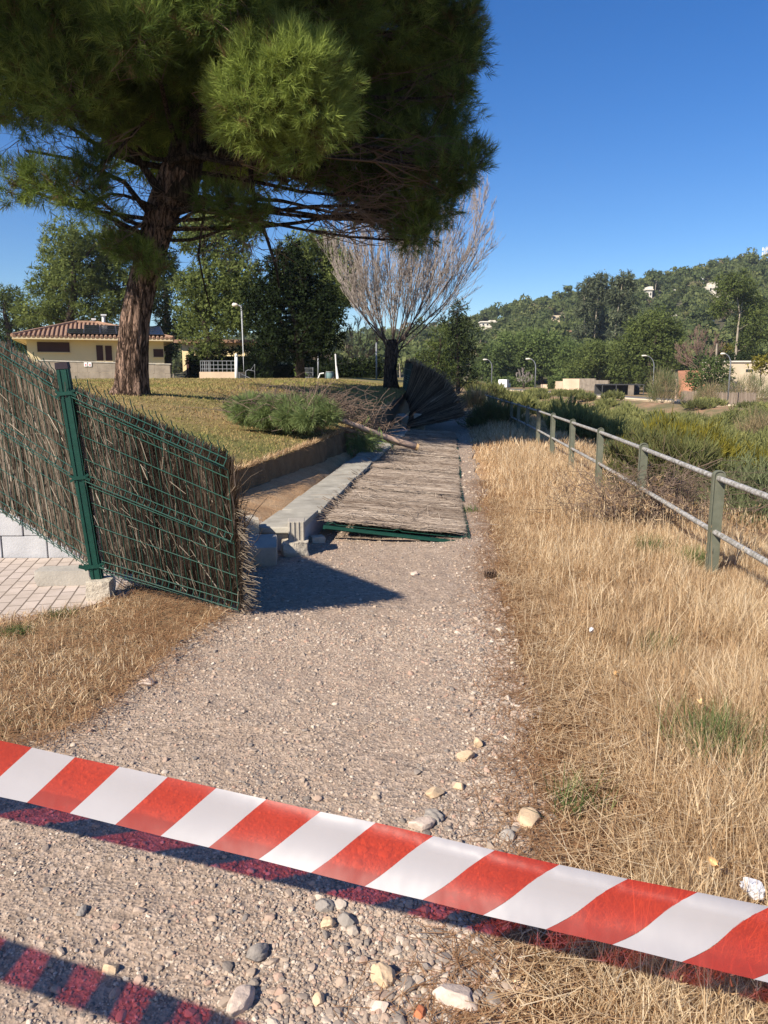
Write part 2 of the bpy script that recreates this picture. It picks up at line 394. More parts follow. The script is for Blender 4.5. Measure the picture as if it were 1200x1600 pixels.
    base = n.ramp(n.attr(), [(0.0, (0.17, 0.145, 0.125)), (0.14, (0.25, 0.215, 0.185)), (0.3, (0.34, 0.265, 0.205)), (0.6, (0.43, 0.335, 0.25)), (0.74, (0.42, 0.27, 0.20)), (0.85, (0.47, 0.385, 0.30)), (1.0, (0.60, 0.51, 0.41))])
    n.col(n.mix(n.ramp(n.noise(70, 5, 0.7), [(0.35, 0.0), (0.7, 0.35)]), base, (0.30, 0.24, 0.19))); n.bump(n.noise(90, 5), 0.3, 0.004); M['pebble'] = n.m
    M['sandstone'] = simple('sandstone', (0.60, 0.44, 0.28), 0.9, 0.2, 25, 0.6, 70, bdist=0.006)
    M['palestone'] = simple('pale_stone', (0.58, 0.46, 0.37), 0.9, 0.3, 25, 0.6, 70, bdist=0.006)
    M['greystone'] = simple('grey_stone', (0.29, 0.255, 0.22), 0.9, 0.25, 25, 0.6, 70, bdist=0.006)
    M['terracotta'] = simple('terracotta', (0.50, 0.17, 0.08), 0.9, 0.2, 20, 0.4, 60)
    M['cone'] = simple('cone_brown', (0.12, 0.075, 0.05), 0.9, 0.4, 30, 0)
    M['foil'] = simple('crumpled_plastic', (0.62, 0.61, 0.62), 0.3, 0.2, 12, 0.6, 25, spec=0.5)
    M['yellow_wall'] = simple('yellow_render', (0.78, 0.63, 0.36), 0.9, 0.06, 0.7, 0.1, 30)
    M['fascia'] = simple('cream_fascia', (0.70, 0.56, 0.34), 0.8, 0.06, 1, 0)
    M['tile'] = simple('roof_tile', (0.33, 0.20, 0.13), 0.9, 0.3, 2.5, 0.2, 20)
    M['panel'] = simple('solar_glass', (0.014, 0.014, 0.02), 0.15, 0.1, 1, 0, spec=0.5)
    M['panel_frame'] = simple('panel_frame', (0.05, 0.05, 0.06), 0.5, 0.1, 1, 0)
    M['shutter'] = simple('brown_shutter', (0.075, 0.035, 0.03), 0.7, 0.15, 2, 0)
    M['stonewall'] = simple('stone_wall', (0.27, 0.225, 0.175), 0.95, 0.35, 1.6, 0.25, 20, bdist=0.006)
    M['white'] = simple('white_paint', (0.78, 0.77, 0.74), 0.6, 0.08, 2, 0)
    M['sign_red'] = simple('sign_red', (0.55, 0.10, 0.10), 0.6, 0.08, 2, 0)
    M['grey_metal'] = simple('grey_metal', (0.26, 0.27, 0.28), 0.5, 0.12, 2, 0, metal=0.3)
    M['dark_metal'] = simple('dark_metal', (0.06, 0.06, 0.06), 0.5, 0.12, 2, 0)
    M['bin'] = simple('bin_green', (0.12, 0.19, 0.19), 0.6, 0.12, 2, 0)
    M['cream'] = simple('cream_render', (0.66, 0.54, 0.38), 0.9, 0.15, 0.5, 0)
    M['offwhite'] = simple('offwhite_render', (0.72, 0.66, 0.56), 0.9, 0.12, 0.5, 0)
    M['peach'] = simple('peach_wall', (0.62, 0.47, 0.33), 0.95, 0.18, 0.4, 0.2, 8)
    M['glass'] = simple('dark_glass', (0.03, 0.035, 0.04), 0.2, 0.1, 1, 0, spec=0.5)
    M['rubber'] = simple('rubber', (0.02, 0.02, 0.02), 0.9, 0.1, 1, 0)
    M['van_paint'] = simple('van_paint', (0.80, 0.80, 0.80), 0.35, 0.04, 1, 0, spec=0.5)
    M['red_soil'] = simple('red_soil', (0.40, 0.19, 0.11), 0.97, 0.3, 0.6, 0.5, 6, bdist=0.1)
make_materials()

# ---------------------------------------------------------------- ground shapes
TK = 0.075                                              # the path runs this much to the right per metre
def s_of(x, y): return x - TK * y
def edge_s(y): return 0.40 + 0.018 * np.asarray(y) - 0.26 * sstep(2.5, 1.7, y)       # right edge of the gravel
EDGE_Y = np.array([6.6, 7.2, 7.9, 10.5, 13.7, 18, 23, 35, 55, 80.0])
EDGE_X = np.array([-2.25, -1.87, -1.68, -1.22, -0.80, -0.30, 0.10, 1.10, 3.0, 5.5])
EDGE_Z = np.array([0.56, 0.60, 0.65, 0.67, 0.68, 0.73, 0.83, 1.08, 1.32, 1.5])
def lawn_z(e, y):
    ez = np.interp(y, EDGE_Y, EDGE_Z)
    top = np.interp(y, [7, 16, 24, 38, 50, 90], [0.95, 1.26, 1.36, 1.50, 1.55, 1.62])
    return ez + (top - ez) * sstep(0, 5.0, e) - 0.05 * np.exp(-(e / 0.25) ** 2)
# far road across the stream bed
ROAD = np.array([[16.0, 172, -0.32], [17.5, 150, -0.5], [24.5, 126, -0.85], [33, 100, -1.3], [40, 80, -1.65], [52, 52, -2.0], [70, 20, -2.3]])
def road_near(x, y):
    """signed distance beyond the near edge of the road (positive on the far side), and the road level there"""
    xr = np.interp(y, ROAD[::-1, 1], ROAD[::-1, 0]); zr = np.interp(y, ROAD[::-1, 1], ROAD[::-1, 2])
    return (x - xr) * 0.95, zr
def ground_z(x, y):
    s = s_of(x, y)
    z = 0.03 * fbm(x * 0.9, y * 0.9, 3) * sstep(0.4, 1.4, s)
    q_ = s + 0.07 * vnoise(y * 1.3, x * 0.7, 14)
    z = z + (0.19 * sstep(-1.44, -1.62, s) + 0.07 * sstep(-1.66, -1.70, q_) + 0.10 * sstep(-1.72, -2.1, s)) * sstep(6.6, 7.2, y) * sstep(-9999, -9998, s)
    z = z + 1.2 * sstep(45, 85, y) * sstep(1.5, -4, s)
    # stream bed right of the railing
    d, zr = road_near(x, y)
    bed = -2.6 * sstep(2.5, 11, s) * sstep(-3, -16, d) + 0.5 * fbm(x * 0.16, y * 0.16, 9) * sstep(3, 9, s)
    bank = bed + (zr - bed - 0.02) * sstep(-14, -1.5, d) * sstep(2.5, 6, s)
    z = np.where(s > 2.4, np.minimum(z, 0) * 0 + bank, z)
    z = np.where((d > -1.5) & (s > 2.4), zr - 0.05, z)
    return z
def build_ground():
    xs = np.unique(np.round(np.concatenate([np.linspace(-1500, -60, 12), np.linspace(-60, -6, 28), np.linspace(-6, 8, 141), np.linspace(8, 90, 165), np.linspace(90, 2500, 14)]), 3))
    ys = np.unique(np.round(np.concatenate([np.linspace(-60, 0, 10), np.linspace(0, 12, 121), np.linspace(12, 60, 160), np.linspace(60, 200, 140), np.linspace(200, 3000, 14)]), 3))
    v, f = grid(xs, ys, ground_z)
    # material: near earth, far dry ground
    fc = v[f].mean(1); far = ((s_of(fc[:, 0], fc[:, 1]) > 2.6) | (fc[:, 1] > 40)).astype(np.int32)
    mb = MB(); mb.add(v, f); mb.m = [far]
    struct(mb.build('ground', [M['earth'], M['dry_ground']], smooth=True))
def build_path():
    ys = np.concatenate([np.arange(0.2, 4.2, 0.02), np.arange(4.2, 9, 0.05), np.arange(9, 60, 0.25)])
    ts = np.linspace(0, 1, 150)
    right = TK * ys + edge_s(ys) + 0.10 * fbm(ys * 1.3, ys * 0 + 3, 5) + 0.03 * vnoise(ys * 9, ys * 0, 8)
    left = np.interp(ys, [0, 3.1, 3.3, 5.1, 5.6, 6.8, 7.4, 9, 60], [-4.2, -4.2, -1.45, -1.10, -1.6, -2.0, -0.60, TK * 9 - 1.08, TK * 60 - 1.08]) + 0.10 * fbm(ys * 2, ys * 0 + 7, 15)
    X = left[:, None] + (right - left)[:, None] * ts[None, :]; Y = np.repeat(ys[:, None], len(ts), 1)
    Z = ground_z(X, Y) + 0.016 + 0.020 * fbm(X * 1.4, Y * 1.4, 21) + 0.012 * fbm(X * 9, Y * 9, 31, 3) + 0.012 * sstep(0.04, 0.0, ts)[None, :] * -1
    Z = np.maximum(Z, ground_z(X, Y) + 0.004)
    Z[:, 0] = Z[:, -1] = 0; Z[:, 0] = ground_z(X[:, 0], Y[:, 0]) - 0.01; Z[:, -1] = ground_z(X[:, -1], Y[:, -1]) - 0.01
    mb = MB(); mb.add(*gridp(np.stack([X, Y, Z], -1))); struct(mb.build('gravel_path', M['gravel'], smooth=True))
    return left, right, ys
def build_lawn():
    ys = np.concatenate([np.arange(6.98, 14, 0.12), np.arange(14, 40, 0.35), np.arange(40, 80.1, 1.5)])
    es = np.concatenate([np.linspace(0, 1, 16), np.linspace(1.15, 8, 40), np.linspace(8.5, 60, 40)])
    xe = np.interp(ys, EDGE_Y, EDGE_X) + 0.05 * fbm(ys * 1.5, ys * 0, 12)
    X = xe[:, None] - es[None, :]; Y = np.repeat(ys[:, None], len(es), 1)
    Z = lawn_z(es[None, :] * np.ones_like(Y), Y) + 0.035 * fbm(X * 0.8, Y * 0.8, 41)
    mb = MB(); mb.add(*gridp(np.stack([X, Y, Z], -1)))
    o = struct(mb.build('lawn', M['lawn'], smooth=True))
    # cut earth bank along the right and front edges
    edge = np.vstack([np.stack([X[0, ::-1], Y[0, ::-1], Z[0, ::-1]], -1)[40:], np.stack([X[1:, 0], Y[1:, 0], Z[1:, 0]], -1)])
    nx = np.zeros_like(edge); nx[:, 0] = 1.0
    nx[:56, :] = [0, -1, 0]
    k = np.linspace(0, 1, 9)
    dep = np.maximum(edge[:, 2] - 0.12, 0.05)
    P = edge[:, None, :] + nx[:, None, :] * (0.02 + 0.03 * k[None, :, None] ** 1.5 + 0.05 * fbm(edge[:, 1][:, None] * 3 + edge[:, 0][:, None] * 3, k[None, :] * 3, 51)[..., None] * sstep(0, 0.3, k)[None, :, None]) 
    P[..., 2] -= k[None, :] * dep[:, None]
    P[:, 0] = edge + np.array([0, 0, -0.004])
    mb = MB(); mb.add(*gridp(P)); struct(mb.build('earth_bank', M['bank'], smooth=True))
    return o
def build_paving():
    poly = np.array([[-2.02, 5.25], [-2.15, 5.05], [-2.6, 4.85], [-5.5, 4.4], [-5.5, 6.62], [-1.95, 6.62], [-1.85, 5.6]])
    mb = MB(); mb.prism(poly[::-1], -0.05, 0.028); struct(mb.build('paved_pavement', M['pavers']))
def build_road():
    c = ROAD; n = 60; ys = np.linspace(20, 172, n); xn = np.interp(ys, c[::-1, 1], c[::-1, 0]); zn = np.interp(ys, c[::-1, 1], c[::-1, 2])
    W = [0.0, 0.9, 0.9, 7.0]; H = [0.12, 0.12, 0.0, 0.02]
    P = np.stack([np.stack([xn + w, ys, zn + h], -1) for w, h in zip(W, H)], 1)
    mb = MB(); mb.add(*gridp(P)); struct(mb.build('road', M['road']))
    # concrete river wall holding the near side of the road
    mb = MB()
    prof = [(0.0, -1.4), (-0.25, -1.4), (-0.25, 0.08), (-0.35, 0.08), (-0.35, 0.26), (0.0, 0.26), (0.0, -1.4)]
    P = np.stack([np.stack([xn + a, ys, zn + b], -1) for a, b in prof], 1)
    mb.add(*gridp(P)); o = mb.build('river_wall', M['cream']); tag(o, 'long low concrete wall carrying the road along the far side of the stream bed', 'wall')
# hill beyond the road
def ridge(a):
    u = 600 + 1218 * a
    v = np.interp(u, [-900, -100, 100, 400, 560, 680, 745, 800, 860, 900, 960, 1000, 1100, 1150, 1200, 1320, 1500, 2200], [556, 545, 548, 540, 532, 522, 510, 492, 480, 472, 460, 450, 426, 419, 417, 425, 450, 520])
    return np.tan(np.arctan((800 - v) / 1200) - TH)
def hill_z(a, r):
    ri = ridge(a) * 430
    base = np.interp(r, [150, 180], [-1.0, 0.0])
    return base + ri * np.clip((r - 175) / 255, 0, 1) ** 1.15 + np.clip(r - 430, 0, 400) * 0.0 + 4.0 * vnoise(a * 30, r / 45, 77) * sstep(180, 260, r) * sstep(0, 25, ri)
def build_hill():
    a = np.linspace(-1.15, 1.45, 130); r = np.concatenate([np.linspace(150, 450, 46), [520, 700, 1200]])
    A, Rr = np.meshgrid(a, r)
    Z = np.where(Rr > 450, hill_z(A, np.full_like(Rr, 450.0)) * np.interp(Rr, [450, 700, 1200], [1, 0.8, -0.1]), hill_z(A, Rr))
    d = np.sqrt(1 + A * A) ** 0.5
    P = np.stack([A * Rr, Rr, Z], -1)
    P[0, :, 2] = -6
    mb = MB(); mb.add(*gridp(P)); struct(mb.build('hill', M['hill'], smooth=True))
build_ground(); PL, PR, PY = build_path(); build_lawn(); build_paving(); build_road(); build_hill()
# ---------------------------------------------------------------- trees
def tufts(mb, cen, dirs, tint, n, L, W, shoot, spread=(25, 75), rg=None):
    """needle or leaf sprays: n blades along a short shoot at each centre"""
    rg = rg or rng; N = len(cen)
    if not N: return
    d = unit(dirs)
    ref = np.where(np.abs(d[:, 2:3]) < 0.9, np.array([[0, 0, 1.0]]), np.array([[1.0, 0, 0]]))
    a = unit(np.cross(d, ref)); b = np.cross(d, a)
    k = rg.random((N, n)); ph = rg.random((N, n)) * 2 * math.pi
    sp = np.radians(spread[1] + (spread[0] - spread[1]) * k + rg.normal(0, 10, (N, n)))
    base = cen[:, None, :] + d[:, None, :] * (k * shoot)[..., None]
    nd = d[:, None, :] * np.cos(sp)[..., None] + (a[:, None, :] * np.cos(ph)[..., None] + b[:, None, :] * np.sin(ph)[..., None]) * np.sin(sp)[..., None]
    ln = L * rg.uniform(0.7, 1.2, (N, n))[..., None]
    side = unit(np.cross(nd, rg.normal(size=(N, n, 3)))) * (W / 2)
    tip = base + nd * ln
    v = np.stack([base - side, base + side, tip + side * 0.25, tip - side * 0.25], 2).reshape(-1, 3)
    f = np.arange(len(v)).reshape(-1, 4)
    t = np.clip(tint[:, None] + rg.normal(0, 0.06, (N, n)), 0, 1)
    mb.add(v, f, np.repeat(t.reshape(-1), 4))

def lobe_points(c, r, dens, rg, squash=0.85, gap=0.25, seed=1, fill=0.45, freq=1.0, lump=0.22):
    """points through an uneven crown lobe, with holes; returns points, outward directions, and how far out (0..1)"""
    N = max(6, int(dens * 4 * math.pi * r * r))
    d = unit(rg.normal(size=(N, 3)))
    rad = 1 - fill * rg.random(N) ** 2.2
    bump = 1 + lump * n3(d * 1.0, 2.4, seed)
    p = d * (r * rad * bump)[:, None]; p[:, 2] *= squash
    keep = n3((c + p) / max(r, 0.3), 3.2 * freq, seed + 5) > -1.1 + gap * 2.0
    p = p[keep]; d = d[keep]; rad = rad[keep]
    return np.asarray(c) + p, d, (rad - (1 - fill)) / fill

def cards(mb, p, nrm, size, tint, rg, jit=0.35):
    """leaf clumps lying along a crown's surface"""
    N = len(p)
    if not N: return
    n_ = unit(nrm + rg.normal(size=(N, 3)) * jit); a = unit(np.cross(n_, rg.normal(size=(N, 3)))); b = np.cross(n_, a)
    sz = (size * rg.uniform(0.6, 1.25, N))[:, None] / 2; asp = rg.uniform(0.55, 1.0, N)[:, None]
    V = np.stack([p - a * sz, p - b * sz * asp + n_ * sz * .15, p + a * sz, p + b * sz * asp - n_ * sz * .2], 1)
    mb.add(V.reshape(-1, 3), np.arange(4 * N).reshape(-1, 4), np.repeat(np.clip(tint, 0, 1), 4))

def limb(mb, a, b, r0, r1, n=6, k=6, sag=0.12, rg=None, t=0.5):
    rg = rg or rng; a = np.asarray(a, float); b = np.asarray(b, float)
    s = np.linspace(0, 1, k)[:, None]; L = np.linalg.norm(b - a)
    off = rg.normal(size=3) * L * sag * 0.5; off2 = rg.normal(size=3) * L * sag * 0.25
    p = a + (b - a) * s + np.sin(s * math.pi) * off + np.sin(s * 2 * math.pi) * off2
    mb.tube(p, r0 + (r1 - r0) * s[:, 0] ** 0.8, n, t); return p

def big_pine():
    Y = 16.0
    base = aty(207, 622, Y)
    t = thing('pine_tree', 'big umbrella pine with thick cracked trunk on the lawn before the yellow house', 'tree', base)
    rg = np.random.default_rng(5)
    # trunk
    cl = [(203, 640, 40), (204, 621, 32), (205, 608, 27), (207, 580, 24), (209, 545, 22.5), (212, 500, 21.5), (220, 455, 20.5), (231, 410, 20), (242, 370, 21), (254, 330, 22.5), (268, 295, 25), (282, 266, 27)]
    pts = np.array([aty(u, v, Y) for u, v, _ in cl]); rad = np.array([r for *_, r in cl]) * Y / 1218
    kk = np.linspace(0, len(cl) - 1, 90)
    P = np.stack([np.interp(kk, range(len(cl)), pts[:, i]) for i in range(3)], -1); Rr = np.interp(kk, range(len(cl)), rad)
    mb = MB()
    def wob(th, i):
        z = P[i[:, 0], 2][:, None]
        rid = np.abs(vnoise(np.cos(th) * 4.2 + 7, np.sin(th) * 4.2 + z * 0.9, 3)) * 0.34 + np.abs(vnoise(np.cos(th) * 9 + 7, np.sin(th) * 9 + z * 2.1, 4)) * 0.16
        root = 0.16 * np.exp(-(z - base[2]) / 0.35) * np.sin(th * 5 + 1)
        return 0.93 + rid + root
    mb.tube(P, Rr, 72, wob=wob)
    tr = mb.build('trunk', M['bark'], t, smooth=True)
    # crown lobes: photo column, row, radius in photo pixels, distance
    L = [(398, 165, 58, 13.3), (465, 122, 58, 13.2), (430, 110, 50, 13.3), (488, 178, 50, 13.4), (418, 212, 34, 13.6), (520, 140, 30, 13.5), (372, 195, 28, 13.5), (346, 158, 16, 13.4), (502, 88, 22, 13.4), (448, 66, 20, 13.4), (540, 180, 17, 13.6), (468, 236, 22, 13.5), (390, 100, 20, 13.4),
         (620, 70, 105, 17.5), (690, 100, 52, 17), (640, 180, 88, 17.5), (685, 25, 54, 16.5), (590, 235, 72, 17), (655, 285, 52, 16.6), (640, 345, 30, 16.4),
         (688, 275, 40, 15.6), (733, 250, 18, 15.8), (708, 150, 30, 16), (705, 55, 42, 16.4), (722, 95, 20, 16), (690, 325, 26, 16), (652, 340, 26, 16.2), (741, 245, 20, 15.6), (728, 268, 24, 15.5), (652, 352, 30, 16), (640, 375, 18, 16), (612, 335, 26, 16.4), (660, 230, 52, 16.6),
         (560, 140, 80, 17.5), (545, 262, 42, 17.2), (600, 305, 38, 16.8), (590, 20, 85, 16), (500, 10, 75, 15),
         (60, 60, 100, 14.5), (150, 85, 92, 15), (35, 140, 66, 14.5), (20, 288, 30, 14.6), (72, 285, 32, 14.4), (118, 292, 36, 14.2), (150, 318, 20, 14.2), (150, 265, 26, 14.4),
         (200, 150, 74, 15.5), (250, 60, 100, 15), (330, 60, 80, 14.6), (290, 140, 66, 15.6), (210, 40, 55, 13.2), (350, 5, 64, 13.2), (345, 160, 52, 16.5), (175, 190, 40, 15), (400, 40, 66, 14.6),
         (215, 60, 44, 12.8), (110, 140, 58, 14),
         (360, 325, 26, 15.2), (330, 318, 20, 15.4), (393, 332, 20, 15.2), (412, 345, 12, 15.2), (455, 262, 26, 15.6), (515, 262, 32, 16.2), (560, 310, 30, 16.6),
         (222, 405, 18, 15.4), (200, 396, 20, 15.6), (244, 418, 14, 15.4), (184, 388, 18, 15.6), (180, 350, 15, 15.8)]
    lob = [(aty(u, v, y), r * y / 1218) for u, v, r, y in L]
    # the part of the crown above and behind the frame
    for k in range(46):
        a = rg.uniform(0, 6.28); q = math.sqrt(rg.random()) * 5.6
        c = np.array([base[0] + 1.6 + q * math.cos(a) * 1.05, Y + 0.6 + q * math.sin(a), base[2] + 8.6 + 3.6 * (1 - (q / 5.6) ** 2) + rg.uniform(-0.9, 0.9)])
        if c[1] < 14.5 and c[2] < 9.8: c[2] = 10.2
        if c[0] > -0.3 + 0.0 * k and c[2] > 8.0: c[0] = -0.3 - rg.uniform(0, 1.5)
        lob.append((c, rg.uniform(0.9, 1.35)))
    for k in range(3):   # unseen outer boughs added left of frame to shade the lawn
        yy = rg.uniform(9.5, 14.5); lob.append((np.array([-yy * rg.uniform(0.62, 0.86), yy, rg.uniform(8.8, 10.8)]), rg.uniform(0.9, 1.3)))
    for k in range(17):   # unseen high boughs added sunward to darken the right of the crown
        lob.append((np.array([rg.uniform(-4.6, 0.2), rg.uniform(12.4, 15.6), rg.uniform(10.0, 12.6)]), rg.uniform(0.9, 1.25)))
    for k in range(90):   # far side of the crown stretched back, hidden, to shade the toppled panels
        lob.append((np.array([rg.uniform(-9.0, -1.0), rg.uniform(18.5, 27.5), rg.uniform(8.6, 11.6)]), rg.uniform(0.9, 1.4)))
    mb = MB(); br = MB(); tw = MB(); F = aty(280, 275, Y); F2 = F + np.array([0.5, 0.3, 2.4])
    br.tube([F - [0.05, 0, .5], F + [0.2, 0.1, 0.7], F2, F2 + [0.4, 0.3, 2.2], F2 + [0.6, 0.5, 4.0]], [0.36, 0.33, 0.27, 0.18, 0.08], 14)
    for i, (c, r) in enumerate(lob):
        vis = i < len(L); low = vis and r < 0.62
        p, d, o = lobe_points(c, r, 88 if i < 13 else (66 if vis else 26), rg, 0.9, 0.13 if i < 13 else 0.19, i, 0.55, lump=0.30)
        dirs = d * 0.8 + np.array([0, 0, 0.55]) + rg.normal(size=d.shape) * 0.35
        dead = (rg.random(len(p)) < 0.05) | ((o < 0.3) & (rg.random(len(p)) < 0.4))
        tint = np.where(dead, rg.uniform(0.02, 0.16, len(p)), 0.42 + 0.30 * o + 0.15 * n3(p, 1.4, 3) + rg.normal(0, 0.07, len(p)) + (0.26 if i < 13 else 0))  # front clump and outer needles tinted brighter to look sunlit
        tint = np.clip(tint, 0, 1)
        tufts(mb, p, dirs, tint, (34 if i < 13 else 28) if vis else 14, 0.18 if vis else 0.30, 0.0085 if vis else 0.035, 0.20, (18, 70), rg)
        src = F2 if c[2] > 8 else F + (F2 - F) * rg.uniform(0.0, 0.9)
        if vis and c[2] < 5.2: src = aty(rg.uniform(240, 262), rg.uniform(300, 380), Y)
        pp = limb(br, src, c, 0.035 + 0.05 * r, 0.02, 6, 8, 0.10, rg)
        m = 14 if vis else 5
        for q in range(m):
            e = c + unit(rg.normal(size=3)) * r * rg.uniform(0.5, 0.95)
            limb(tw, pp[rg.integers(4, 8)], e, 0.014, 0.005, 3, 4, 0.25, rg)
    # drooping bare boughs and dead sprays below the crown
    for path, r in (([(392, 240), (392, 285), (402, 330), (418, 375), (432, 420), (436, 450)], 0.055), ([(318, 285), (320, 325), (314, 365), (310, 400), (318, 440), (328, 480)], 0.035),
                    ([(262, 250), (300, 245), (345, 240), (400, 250), (450, 285)], 0.09), ([(230, 330), (195, 285), (120, 250), (40, 235)], 0.06), ([(250, 300), (210, 240), (150, 205)], 0.09)):
        P2 = [aty(u, v, 15.6) for u, v in path]; br.tube(P2, np.linspace(r, r * 0.35, len(P2)), 7)
    for k in range(420):
        z = rg.integers(0, 6)
        u, v = [(rg.uniform(20, 200), rg.uniform(170, 270)), (rg.uniform(400, 620), rg.uniform(230, 340)), (rg.uniform(200, 262), rg.uniform(270, 400)), (rg.uniform(330, 440), rg.uniform(230, 300)), (rg.uniform(300, 440), rg.uniform(300, 400)), (rg.uniform(500, 640), rg.uniform(280, 350))][z]
        a = aty(u, v, rg.uniform(15.2, 16.6)); L_ = rg.uniform(0.3, 0.9)
        e = a + np.array([rg.normal(0, 0.5), rg.normal(0, 0.4), -rg.uniform(0.0, 0.8)]) * L_
        pp = limb(tw, a, e, 0.009, 0.003, 3, 4, 0.3, rg)
        for j in range(3): limb(tw, pp[rg.integers(1, 4)], pp[-1] + rg.normal(size=3) * 0.22 * L_, 0.005, 0.002, 3, 3, 0.2, rg)
    br.build('branches', M['dark_bark'], t, smooth=True)
    tw.build('twigs', M['dead_twig'], t)
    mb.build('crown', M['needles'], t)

def tree_px(name, label, y, base, tw, lobes, leaf, bark='dark_bark', n=7, L=0.5, W=0.10, dens=5.0, gap=0.2, group=None, cat='tree', z=None, seed=0, spread=0.5, tmid=0.5, trunk_pts=None, back=True, squash=0.85, upbias=0.15):
    """a tree at distance y whose crown lobes were read off the photo (column, row, radius)"""
    rg = np.random.default_rng(seed + 100)
    b = aty(base[0], base[1], y)
    if z is not None: b[2] = z
    t = thing(name, label, cat, b, group)
    top = min(lobes, key=lambda q: q[1]); tp = aty(top[0], top[1], y)
    mb = MB(); tr = MB(); sc = y / 1218
    if trunk_pts: b = aty(base[0], base[1], y); P = np.array([b] + [aty(u, v, y) for u, v in trunk_pts])
    else: P = b + (tp - b) * np.linspace(0, 1, 6)[:, None] + np.c_[np.r_[0, rg.normal(0, 0.02, 4), 0], np.zeros(6), np.zeros(6)] * (tp[2] - b[2])
    P[0, 2] -= 0.3
    tr.tube(P, np.linspace(tw * sc / 2 * 1.2, tw * sc / 8, len(P)), 9, cap=True)
    W0 = max(q[0] for q in lobes) - min(q[0] for q in lobes); all_ = []
    for u, v, r in lobes:
        dy = rg.uniform(-1, 1) * spread * W0 * sc * 0.5
        all_.append((aty(u, v, y) + np.array([0, dy, 0]), r * sc))
        if back: all_.append((aty(u + rg.normal(0, r * 0.3), v, y) + np.array([0, abs(dy) + r * sc * 0.6, 0]), r * sc * 0.9))
    for i, (c, r) in enumerate(all_):
        p, d, o = lobe_points(c, r, dens, rg, squash, gap, seed * 7 + i, 0.6)
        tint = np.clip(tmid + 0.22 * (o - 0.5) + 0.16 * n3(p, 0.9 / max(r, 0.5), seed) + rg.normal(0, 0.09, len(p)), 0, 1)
        h_ = rg.random(len(p)) < 0.6
        tufts(mb, p[h_], d[h_] * 0.8 + np.array([0, 0, upbias]) + rg.normal(size=d[h_].shape) * 0.5, tint[h_], n, L * 0.75, W * 0.8, L * 0.6, (20, 80), rg)
        for rep in range(4):
            cards(mb, p + rg.normal(size=p.shape) * L * 0.4, d + np.array([0, 0, 0.25]), L * 0.40, tint + rg.normal(0, .05, len(p)), rg, 0.45)
        k = np.argmin(np.abs(P[:, 2] - (c[2] - r))); limb(tr, P[min(k, len(P) - 1)], c, tw * sc * 0.12, 0.02, 5, 5, 0.12, rg)
    tr.build('trunk', M[bark], t, smooth=True)
    mb.build('crown', M[leaf], t)
    return t

def bare_tree(name, label, y, base, tw, top, n_limb, depth, mat, group=None, seed=3, twig_r=0.014, up=0.75, z=None, trunk_h=0.28, children=6):
    """leafless tree: top is a list of (column, row) where the main limbs end"""
    rg = np.random.default_rng(seed); sc = y / 1218
    b = aty(base[0], base[1], y)
    if z is not None: b[2] = z
    t = thing(name, label, 'tree', b, group); tr = MB(); tw_ = MB(); lm = MB()
    ends = [aty(u, v, y) + np.array([0, rg.uniform(-1, 1) * 0.22 * abs(aty(top[-1][0], top[-1][1], y)[0] - aty(top[0][0], top[0][1], y)[0]), 0]) for u, v in top]
    H = max(e[2] for e in ends) - b[2]
    fork = b + np.array([0.01 * H, 0, trunk_h * H])
    tr.tube([b - [0, 0, 0.3], b + [0, 0, 0.05 * H], b + [0.0, 0, 0.5 * trunk_h * H], fork, fork + [0, 0, 0.05 * H]], np.array([0.75, 0.55, 0.46, 0.5, 0.3]) * tw * sc, 12,
            wob=lambda th, i: 1 + 0.12 * np.sin(3 * th + i) + 0.06 * np.sin(7 * th - 2 * i))
    def grow(mbq, a, e, r, lvl, L0):
        k = 9; s = np.linspace(0, 1, k)[:, None]
        bow = np.array([e[0] - a[0], e[1] - a[1], 0]) * 0.22
        p = a + (e - a) * s + np.sin(s * math.pi) * bow * (1 if lvl == 0 else 0.3) + np.cumsum(rg.normal(0, 0.012 * L0, (k, 3)), 0) * s
        mbq.tube(p, np.linspace(r, max(r * 0.3, twig_r * 0.6), k), 5 if lvl == 0 else 3, cap=False)
        if lvl >= depth: return
        m = children if lvl == 0 else (6 if lvl == 1 else 3)
        for j in range(m * 2 if lvl == 0 else m):
            f = rg.uniform(0.22, 0.98); i = min(int(f * (k - 1)), k - 2); st = p[i]
            dirn = unit(p[i + 1] - p[i]); le = L0 * rg.uniform(0.28, 0.55) * (1.15 - 0.6 * f)
            side = unit(rg.normal(size=3) + np.array([0, 0, 0.2]))
            nd = unit(dirn * up + side * 0.42 + np.array([0, 0, 0.35 * up]))
            grow(tw_, st, st + nd * le, max(r * 0.42 * (1 - 0.5 * f), twig_r), lvl + 1, le)
    for e in ends:
        st = fork + np.array([rg.normal(0, 0.02), rg.normal(0, 0.02), rg.uniform(-0.22, 0.04) * trunk_h]) * H
        grow(lm, st, e, 0.055 * tw * sc, 0, np.linalg.norm(e - fork))
    tr.build('trunk', M['dark_bark' if mat != 'pale' else 'pale_bark'], t, smooth=True)
    lm.build('limbs', M['limb' if mat != 'brown' else 'brown_twig'], t)
    tw_.build('twigs', M['grey_twig' if mat in ('grey', 'pale') else 'brown_twig'], t)
    return t

big_pine()
